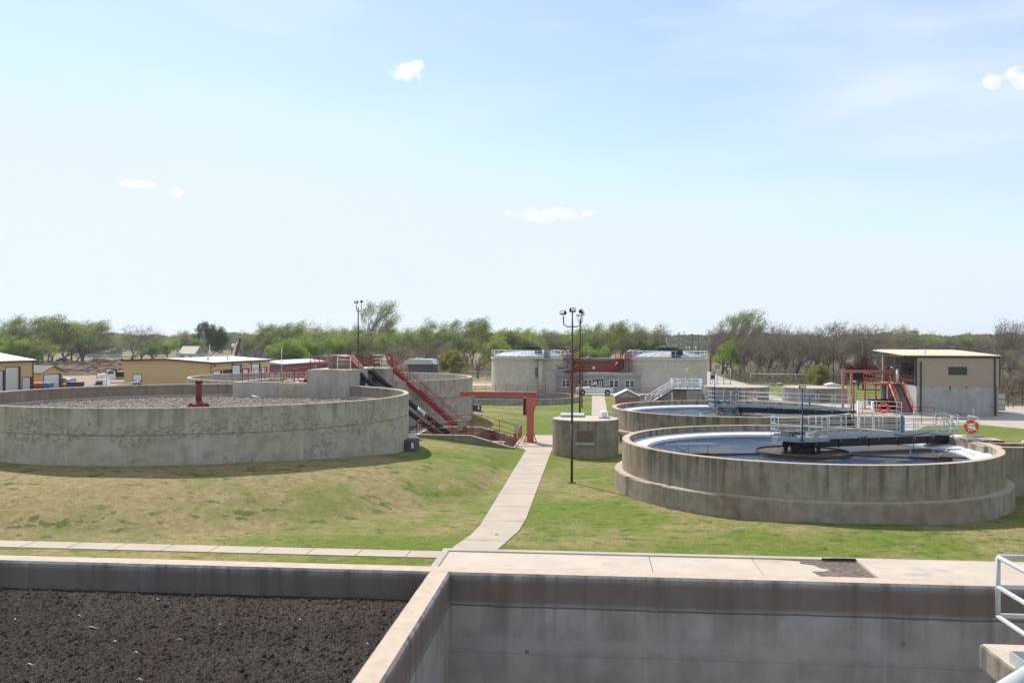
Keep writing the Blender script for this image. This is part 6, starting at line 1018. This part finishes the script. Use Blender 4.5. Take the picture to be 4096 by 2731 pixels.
# ============================================================ TREES
def grow(seed, H, spread, levels, trunk_h, lean, bush, twig_r=.02):
    rd = random.Random(seed); segs = []; tips = []
    def br(p, d, L, r, lv):
        n_ = 3 if lv < 3 else 2; q = p.copy()
        for i in range(n_):
            d = (d + Vector((rd.gauss(0, .16) + lean * .10 * lv * .35, rd.gauss(0, .16), rd.gauss(.03, .10) + (.05 if lv < 2 else 0)))).normalized(); e = q + d * (L / n_); r1 = r * (1 - .42 * (i + 1) / n_); segs.append((q.copy(), e.copy(), r * (1 - .42 * i / n_), r1, lv)); q = e
            if lv >= levels - 1 or (lv >= 2 and i > 0 and rd.random() < .5): tips.append((q.copy(), d.copy()))
            if lv < levels:
                k = bush if lv < levels - 1 else bush + 1
                for _ in range(k if i == n_ - 1 else max(1, k - 1)):
                    a = rd.uniform(0, 6.28); x, y = frame(d); t_ = rd.uniform(.45, .95) * spread; nd = (d + (x * math.cos(a) + y * math.sin(a)) * t_).normalized(); nd = (nd + Vector((lean * .22, 0, .12))).normalized(); br(q, nd, L * (rd.uniform(1.1, 1.75) if lv == 0 else rd.uniform(.55, .8)), r1 * .68, lv + 1)
    br(Vector((0, 0, 0)), Vector((rd.gauss(0, .06), rd.gauss(0, .06), 1)), trunk_h, H * .026, 0)
    zm = max(s[1].z for s in segs); k = H / zm
    return [(a * k, b * k, max(ra, .012) , max(rb, .008), lv) for a, b, ra, rb, lv in segs], [(p * k, d) for p, d in tips], rd
def tree_proto(seed, H=10., spread=.8, levels=4, trunk_h=3.2, lean=.3, bush=2, leaves=9, lsz=.17, lmat='leaf_green', lspread=.42, wig=1., tmin=0.):
    segs, tips, rd = grow(seed, H, spread, levels, trunk_h, lean, bush); tm = MB(); tw = MB()
    for a, b, ra, rb, lv in segs:
        n_ = 7 if lv == 0 else (5 if lv < 2 else 3); x, y = frame(b - a); m = tm if (lv < levels - 1 or leaves > 4) else tw; o_ = len(m.v); ra *= wig if lv > 1 else 1; rb *= wig if lv > 1 else 1
        m.v += [tuple(p + (x * math.cos(6.2832 * i / n_) + y * math.sin(6.2832 * i / n_)) * r_) for p, r_ in ((a, ra), (b, rb)) for i in range(n_)]; m.f += [(o_ + i, o_ + (i + 1) % n_, o_ + n_ + (i + 1) % n_, o_ + n_ + i) for i in range(n_)]; m.sm += [True] * n_
    lf = MB()
    if leaves:
        V_ = []; F_ = []
        for p, d in tips:
            if p.z < tmin: continue
            dens = leaves * (0.25 + 1.5 * max(0, .5 + noise.noise(p * .45 + Vector((seed, 0, 0)))))
            for _ in range(int(dens + rd.random())):
                c = p + Vector((rd.gauss(0, 1), rd.gauss(0, 1), rd.gauss(0, .8))) * lspread + Vector((abs(rd.gauss(0, .35)) * lean, 0, 0)); e1 = Vector((rd.gauss(.5 * lean, 1), rd.gauss(0, 1), rd.gauss(.2, 1))).normalized(); e2 = e1.cross(Vector((rd.gauss(0, 1), rd.gauss(0, 1), rd.gauss(0, 1)))).normalized(); s_ = lsz * rd.uniform(.6, 1.4); o_ = len(V_)
                V_ += [c - e1 * s_ * 1.3, c + e2 * s_ * .45, c + e1 * s_ * 1.3, c - e2 * s_ * .45]; F_.append((o_, o_ + 1, o_ + 2, o_ + 3))
        lf.add(V_, F_)
    return tm, tw, lf
PR = {}
def proto(key, lmat, **k):
    tm, tw, lf = tree_proto(lmat=lmat, **k); meshes = []
    for nm, m, mt in (('trunk', tm, 'bark'), ('twigs', tw, 'twig'), ('crown', lf, lmat)):
        if not m.v: continue
        me = bpy.data.meshes.new(nm); me.from_pydata([tuple(v) for v in m.v], [], m.f); me.materials.append(MATS[mt]); me.update(); meshes.append((nm, me))
    PR[key] = meshes
for s_ in range(4): proto('green%d' % s_, 'leaf_green', seed=11 + s_, H=10, spread=.8 + .08 * s_, levels=5, trunk_h=1.5, lean=.9, bush=2, leaves=4.2, lsz=.10, lspread=.30)
for s_ in range(2): proto('bright%d' % s_, 'leaf_bright', seed=31 + s_, H=10, spread=.9, levels=5, trunk_h=1.1, lean=.5, bush=2, leaves=6.5, lsz=.12, lspread=.34)
for s_ in range(2): proto('pale%d' % s_, 'leaf_pale', seed=41 + s_, H=10, spread=.85, levels=5, trunk_h=1.4, lean=.7, bush=2, leaves=3.2, lsz=.10, lspread=.36)
proto('dark0', 'leaf_dark', seed=51, H=10, spread=.85, levels=5, trunk_h=2.4, lean=.2, bush=2, leaves=8, lsz=.14, lspread=.36)
for s_ in range(3): proto('bare%d' % s_, 'leaf_brown', seed=61 + s_, H=10, spread=.95 + .08 * s_, levels=6, trunk_h=1.7, lean=.3, bush=2, leaves=.6, lsz=.06, lspread=.25, wig=1.0)
proto('tall0', 'leaf_green', seed=73, H=10, spread=.42, levels=5, trunk_h=2.6, lean=.6, bush=2, leaves=2.2, lsz=.085, lspread=.2)
proto('plum0', 'leaf_plum', seed=81, H=10, spread=1.15, levels=5, trunk_h=2.0, lean=.0, bush=2, leaves=8, lsz=.2, lspread=.55)
proto('yellow0', 'leaf_yellow', seed=85, H=10, spread=.95, levels=5, trunk_h=1.8, lean=.0, bush=2, leaves=7, lsz=.2, lspread=.5)
def tree(key, x, y, h, label, wscale=1., rz=None, group='trees along the far side'):
    t = T('tree', label, 'tree', (x, y, 0), group); s_ = h / 10.; t.scale = (s_ * wscale, s_ * wscale, s_); t.rotation_euler = (0, 0, random.uniform(-.5, .5) if rz is None else rz)
    for nm, me in PR[key]: o = bpy.data.objects.new(nm, me); col.objects.link(o); o.parent = t
    return t
KN = dict(green='leafy mid green tree', bright='bright green tree', pale='pale yellowish half-leafed tree', dark='dense dark green tree', bare='bare grey-brown tree', tall='slender green tree', plum='plum leaved tree', yellow='small yellow-green tree')
def tpx(key, dx, dtop, v_, where, w_=1.):     # D-picture bearing, top line, distance
    u_, z_ = V('D', dx, dtop, v_); k = ''.join(c for c in key if c.isalpha()); return tree(key, u_, v_, z_ * 1.02, KN[k] + ' ' + where, w_)
# skyline trees, left to right
T1 = [('green1', -15, 722, 300, 'at the far left edge above the yellow shed', 1.3), ('pale0', 38, 735, 330, 'second from the left edge', 1.2), ('green0', 58, 722, 290, 'with dark limbs behind the yellow shed', 1.25), ('green2', 98, 722, 300, 'leaning right over the small garage', 1.3), ('bright0', 25, 770, 250, 'low behind the roof of yellow shed', 1.5), ('green3', 90, 775, 255, 'low and round above the small garage', 1.4), ('green1', 150, 735, 325, 'with forked trunk left of the farm house', 1.25), ('green0', 190, 734, 320, 'leaning right in front of the cream farm house', 1.25), ('bare0', 212, 765, 480, 'far behind the cream farm house', 1.2),
 ('bare1', 302, 745, 330, 'with crooked limbs right of the farm house', 1.2), ('green2', 325, 782, 325, 'low beside the crooked bare tree', 1.6), ('bright1', 350, 775, 330, 'low right of the crooked bare tree', 1.3), ('bare2', 350, 762, 450, 'in the gap left of the windmill', 1.3), ('pale1', 412, 755, 400, 'standing alone left of the windmill', 1.1), ('dark0', 480, 742, 335, 'around the farm windmill', .95), ('bare0', 505, 762, 600, 'far right of the windmill', 1.5), ('bare1', 545, 765, 620, 'behind the leaning crane boom', 1.5),
 ('green3', 590, 742, 275, 'first right of the crane boom', 1.1), ('green0', 632, 738, 270, 'broad, above the yellow workshop roof end', 1.2), ('pale0', 668, 733, 290, 'with wispy top above the grey workshop', .8), ('bright0', 655, 775, 235, 'low, above the grey workshop roof', 1.7), ('green1', 712, 752, 280, 'left of the small red house', 1.1), ('bright1', 745, 765, 290, 'behind the small red house', 1.2), ('green2', 775, 760, 300, 'behind the railings of the tall block', 1.2), ('green3', 805, 745, 250, 'just left of the pole on the tall block', 1.1),
 ('tall0', 865, 692, 245, 'tallest of all, right of the pole on the block', 1.0), ('green0', 838, 762, 225, 'under the tallest slender tree', 1.2), ('green2', 900, 752, 255, 'right of the tallest tree', 1.1), ('green1', 940, 742, 270, 'above the long red stairs', 1.0), ('green3', 985, 733, 265, 'large, wind-swept, above the second filter', 1.1), ('bare0', 968, 775, 215, 'broad and low behind the second filter rim', 1.5), ('bare2', 905, 790, 205, 'behind the small grey shed', 1.4), ('green0', 1060, 728, 280, 'large, at the left of the left digester', 1.1), ('pale1', 1085, 735, 300, 'with brownish top left of the left digester', .8), ('yellow0', 1035, 806, 192, 'by the road beyond the second filter', .95), ('green2', 1098, 773, 200, 'bushy, right beside the left digester', 1.1), ('bare1', 1050, 800, 200, 'small, between the roadside bushes', .9),
 ('pale0', 1130, 762, 300, 'just behind the left rail of left digester', 1.3), ('yellow0', 1165, 762, 290, 'behind the left digester dome', 1.3), ('bright0', 1215, 772, 290, 'low, behind the dark drum of left digester', 1.2), ('bare2', 1257, 758, 300, 'with round bare crown above the left digester', 1.1), ('green1', 1300, 768, 290, 'behind the nearest floodlight pole', 1.2), ('bright1', 1340, 790, 240, 'rounded, behind the control building roof', 1.1), ('green3', 1350, 748, 300, 'behind the middle floodlight pole', 1.0), ('green0', 1390, 735, 280, 'tall, above the control building', 1.0), ('green2', 1432, 742, 285, 'dense, between the two digesters', 1.0), ('pale1', 1470, 738, 275, 'tan topped, left of the right digester dome', 1.1), ('dark0', 1478, 785, 262, 'small, next to the right digester dome', .9)]
T2 = [('bare2', 1632, 745, 260, 'first right of the transformer poles', .9), ('bare0', 1660, 752, 235, 'with dark leaning trunk by the service road', 1.1), ('tall0', 1682, 722, 240, 'wind-blown, by the service road', .9), ('tall0', 1712, 712, 235, 'highest on the right, by the service road', .9), ('bright1', 1672, 778, 225, 'filling in low by the service road', 1.0), ('bare1', 1738, 735, 225, 'with thick trunk by the service road', 1.2), ('bare2', 1700, 765, 208, 'low and broad at the bend of road', 1.3), ('bare0', 1765, 765, 200, 'low and brown behind the fence corner', 1.2), ('bare1', 1800, 745, 215, 'behind the fence corner, dark limbs', 1.2), ('bare2', 1830, 752, 190, 'spreading wide above the covered round tanks', 1.3), ('bare0', 1872, 740, 210, 'in the middle of the bare row', 1.2), ('pale0', 1855, 765, 230, 'greenish among the bare row', 1.3), ('bare1', 1925, 738, 215, 'just left of the brown floodlight pole', 1.2), ('bare2', 1965, 742, 225, 'behind the plum tree', 1.2), ('bare0', 2000, 760, 235, 'right of the plum tree', 1.2), ('pale1', 2040, 745, 290, 'greenish, above the left end of tan roof', 1.1), ('green1', 2072, 748, 320, 'wispy, left of distant tower block', .9), ('bare1', 2020, 790, 210, 'low, behind the left end of tan roof', 1.3),
 ('plum0', 1972, 818, 166, 'with purple-brown leaves in front of the fence', 1.0), ('yellow0', 1878, 838, 158, 'on the lawn left of the plum tree', 1.0),
 ('bare2', 2295, 728, 200, 'tallest bare one at the right edge', .9), ('bare0', 2348, 735, 205, 'cut by the right edge of the picture', 1.1), ('bare1', 2262, 775, 215, 'behind the tan building right end', 1.2), ('bare2', 2320, 800, 160, 'low in the brush right of the tan building', 1.3), ('bare0', 2350, 830, 140, 'low at the right edge by the rusty fence', 1.2), ('bare1', 2312, 850, 135, 'lowest in the brush by the rusty fence', 1.2), ('pale0', 2335, 815, 150, 'yellowish in the brush at the right edge', .9)]
T3 = [('green3', 15, 745, 340, 'filling the gap behind the yellow shed', 1.3), ('bright1', 120, 762, 335, 'low, behind the small garage trees', 1.4), ('green2', 165, 758, 345, 'behind the forked tree left of farm house', 1.3), ('pale0', 235, 762, 455, 'just behind the farm house roof', 1.4), ('green0', 270, 766, 440, 'low, right of the farm house roof', 1.3), ('green1', 385, 764, 430, 'in the gap between bare tree and pale tree', 1.3), ('bright0', 445, 768, 400, 'small, left of the windmill tree', 1.2), ('green3', 560, 760, 330, 'left of the trees above the workshop', 1.2), ('bright1', 690, 768, 260, 'low, right of the wispy topped tree', 1.3), ('green2', 1020, 752, 300, 'between the wind-swept trees by the left digester', 1.2), ('bright0', 1145, 772, 260, 'low, at the left rail of left digester', 1.2), ('green1', 1750, 762, 240, 'green among the bare row behind the fence corner', 1.1), ('pale1', 1900, 762, 235, 'half leafed in the middle of the bare row', 1.2), ('green3', 2110, 770, 330, 'low and green above the tan roof', 1.3), ('green0', 2215, 772, 320, 'low and green above right part of tan roof', 1.3)]
for a in T1 + T2 + T3: tpx(*a)
# continuing wood behind: individual background trees (repeat crowns)
BK = []
places = ('left of the farm house', 'between farm house and windmill', 'behind the crane boom', 'behind the workshop roofs', 'behind the tall slender tree', 'behind the second filter', 'behind the left digester', 'between the digesters', 'behind the service road', 'in the bare row at right', 'above the tan building', 'at the right edge')
for k in range(86):
    dx = -30 + 2420 * (k + random.uniform(-.3, .3)) / 86; v_ = random.uniform(310, 380)
    if 1488 < dx < 1622: continue
    key = random.choice(['green0', 'green1', 'green2', 'green3', 'bright0', 'bright1', 'pale0'] if dx < 1500 else ['bare0', 'bare1', 'bare2', 'pale0', 'pale1', 'green1']); base = 768 if dx < 560 or dx > 2100 else 764
    if 220 < dx < 560: key = random.choice(['bare0', 'bare1', 'bare2', 'pale0']); v_ = random.uniform(520, 620)
    top = base + random.uniform(-9, 6) - (5 if 560 < dx < 1500 else 0); tpx(key, dx, top, v_, 'in the second row ' + places[min(11, int(max(0, dx) / 2352 * 12))], 1.35)
# distant woods, one uncountable mass
m = MB(); V_ = []; F_ = []
for k in range(52000):
    dx = random.uniform(-60, 2420); v_ = random.uniform(650, 950); top = 771 + 2.5 * math.sin(dx * .021) + 2 * math.sin(dx * .067)
    d = ray(dx / .57422, (top) / .57422); t_ = v_ / d.y; zt = CH + d.z * t_ + random.uniform(-1.5, 1.2); z_ = max(.5, zt * (1 - random.random() ** 1.7)); c = Vector((d.x * t_, v_, z_)); e1 = Vector((random.gauss(0, 1), random.gauss(0, .3), random.gauss(0, 1))).normalized(); e2 = e1.cross(Vector((random.gauss(0, .4), 1, random.gauss(0, .4)))).normalized(); s_ = random.uniform(.5, 1.3); o_ = len(V_); V_ += [c - e1 * s_, c + e2 * s_ * .7, c + e1 * s_, c - e2 * s_ * .7]; F_.append((o_, o_ + 1, o_ + 2, o_ + 3))
m.add(V_, F_); m.box(-700, 900, 951, 955, -1, 7); leafmat('leaf_far', (.13, .145, .085), (.12, .11, .09), (.12, .14, .08)); o = m.build('distant_wood', 'leaf_far'); o['kind'] = 'stuff'; o['label'] = 'far-off hazy belt of woodland along the horizon'; o['category'] = 'wood'
# undergrowth at the foot of the trees
m = MB(); V_ = []; F_ = []
for k in range(90000):
    r_ = random.random()
    if r_ < .40: x, y = random.uniform(-105, -8), random.uniform(205, 262); hh = 1.9
    elif r_ < .62: x, y = random.uniform(31, 64), random.uniform(184, 215); hh = 3.4
    elif r_ < .85: x, y = random.uniform(53, 90), random.uniform(126, 172); hh = 5.5
    else: x, y = random.uniform(-250, -100), random.uniform(250, 330); hh = .9
    if -48 < x < -34 and y < 215: continue
    n_ = noise.noise(Vector((x * .12, y * .12, 0))); z_ = random.random() ** 1.5 * hh * max(.05, .6 + 1.3 * n_); e1 = Vector((random.gauss(0, .6), random.gauss(0, .6), random.gauss(0, 1))).normalized(); e2 = e1.cross(Vector((random.gauss(0, 1), random.gauss(0, 1), .1))).normalized(); s_ = random.uniform(.08, .3); c = Vector((x, y, z_)); o_ = len(V_); V_ += [c - e1 * s_, c + e2 * s_ * .4, c + e1 * s_, c - e2 * s_ * .4]; F_.append((o_, o_ + 1, o_ + 2, o_ + 3))
m.add(V_, F_); leafmat('leaf_brush', (.19, .155, .11), (.12, .125, .06), (.18, .15, .10)); o = m.build('undergrowth', 'leaf_brush'); o['kind'] = 'stuff'; o['label'] = 'tangled brown and green undergrowth at the foot of the trees'; o['category'] = 'undergrowth'
# ============================================================ HAZE
if True:
    hz = bpy.data.materials.new('haze'); hz.use_nodes = True; hz.node_tree.nodes.remove(hz.node_tree.nodes['Principled BSDF']); pv = hz.node_tree.nodes.new('ShaderNodeVolumePrincipled'); pv.inputs['Color'].default_value = (.86, .93, 1, 1); pv.inputs['Density'].default_value = .00013; pv.inputs['Anisotropy'].default_value = .35
    hz.node_tree.links.new(pv.outputs[0], hz.node_tree.nodes['Material Output'].inputs['Volume']); MATS['haze'] = hz
    o = MB().box(-1500, 1900, -40, 3400, -2.5, 60).build('haze', 'haze'); o['kind'] = 'stuff'; o['label'] = 'thin daytime haze over the whole plant and the far woods'; o['category'] = 'haze'
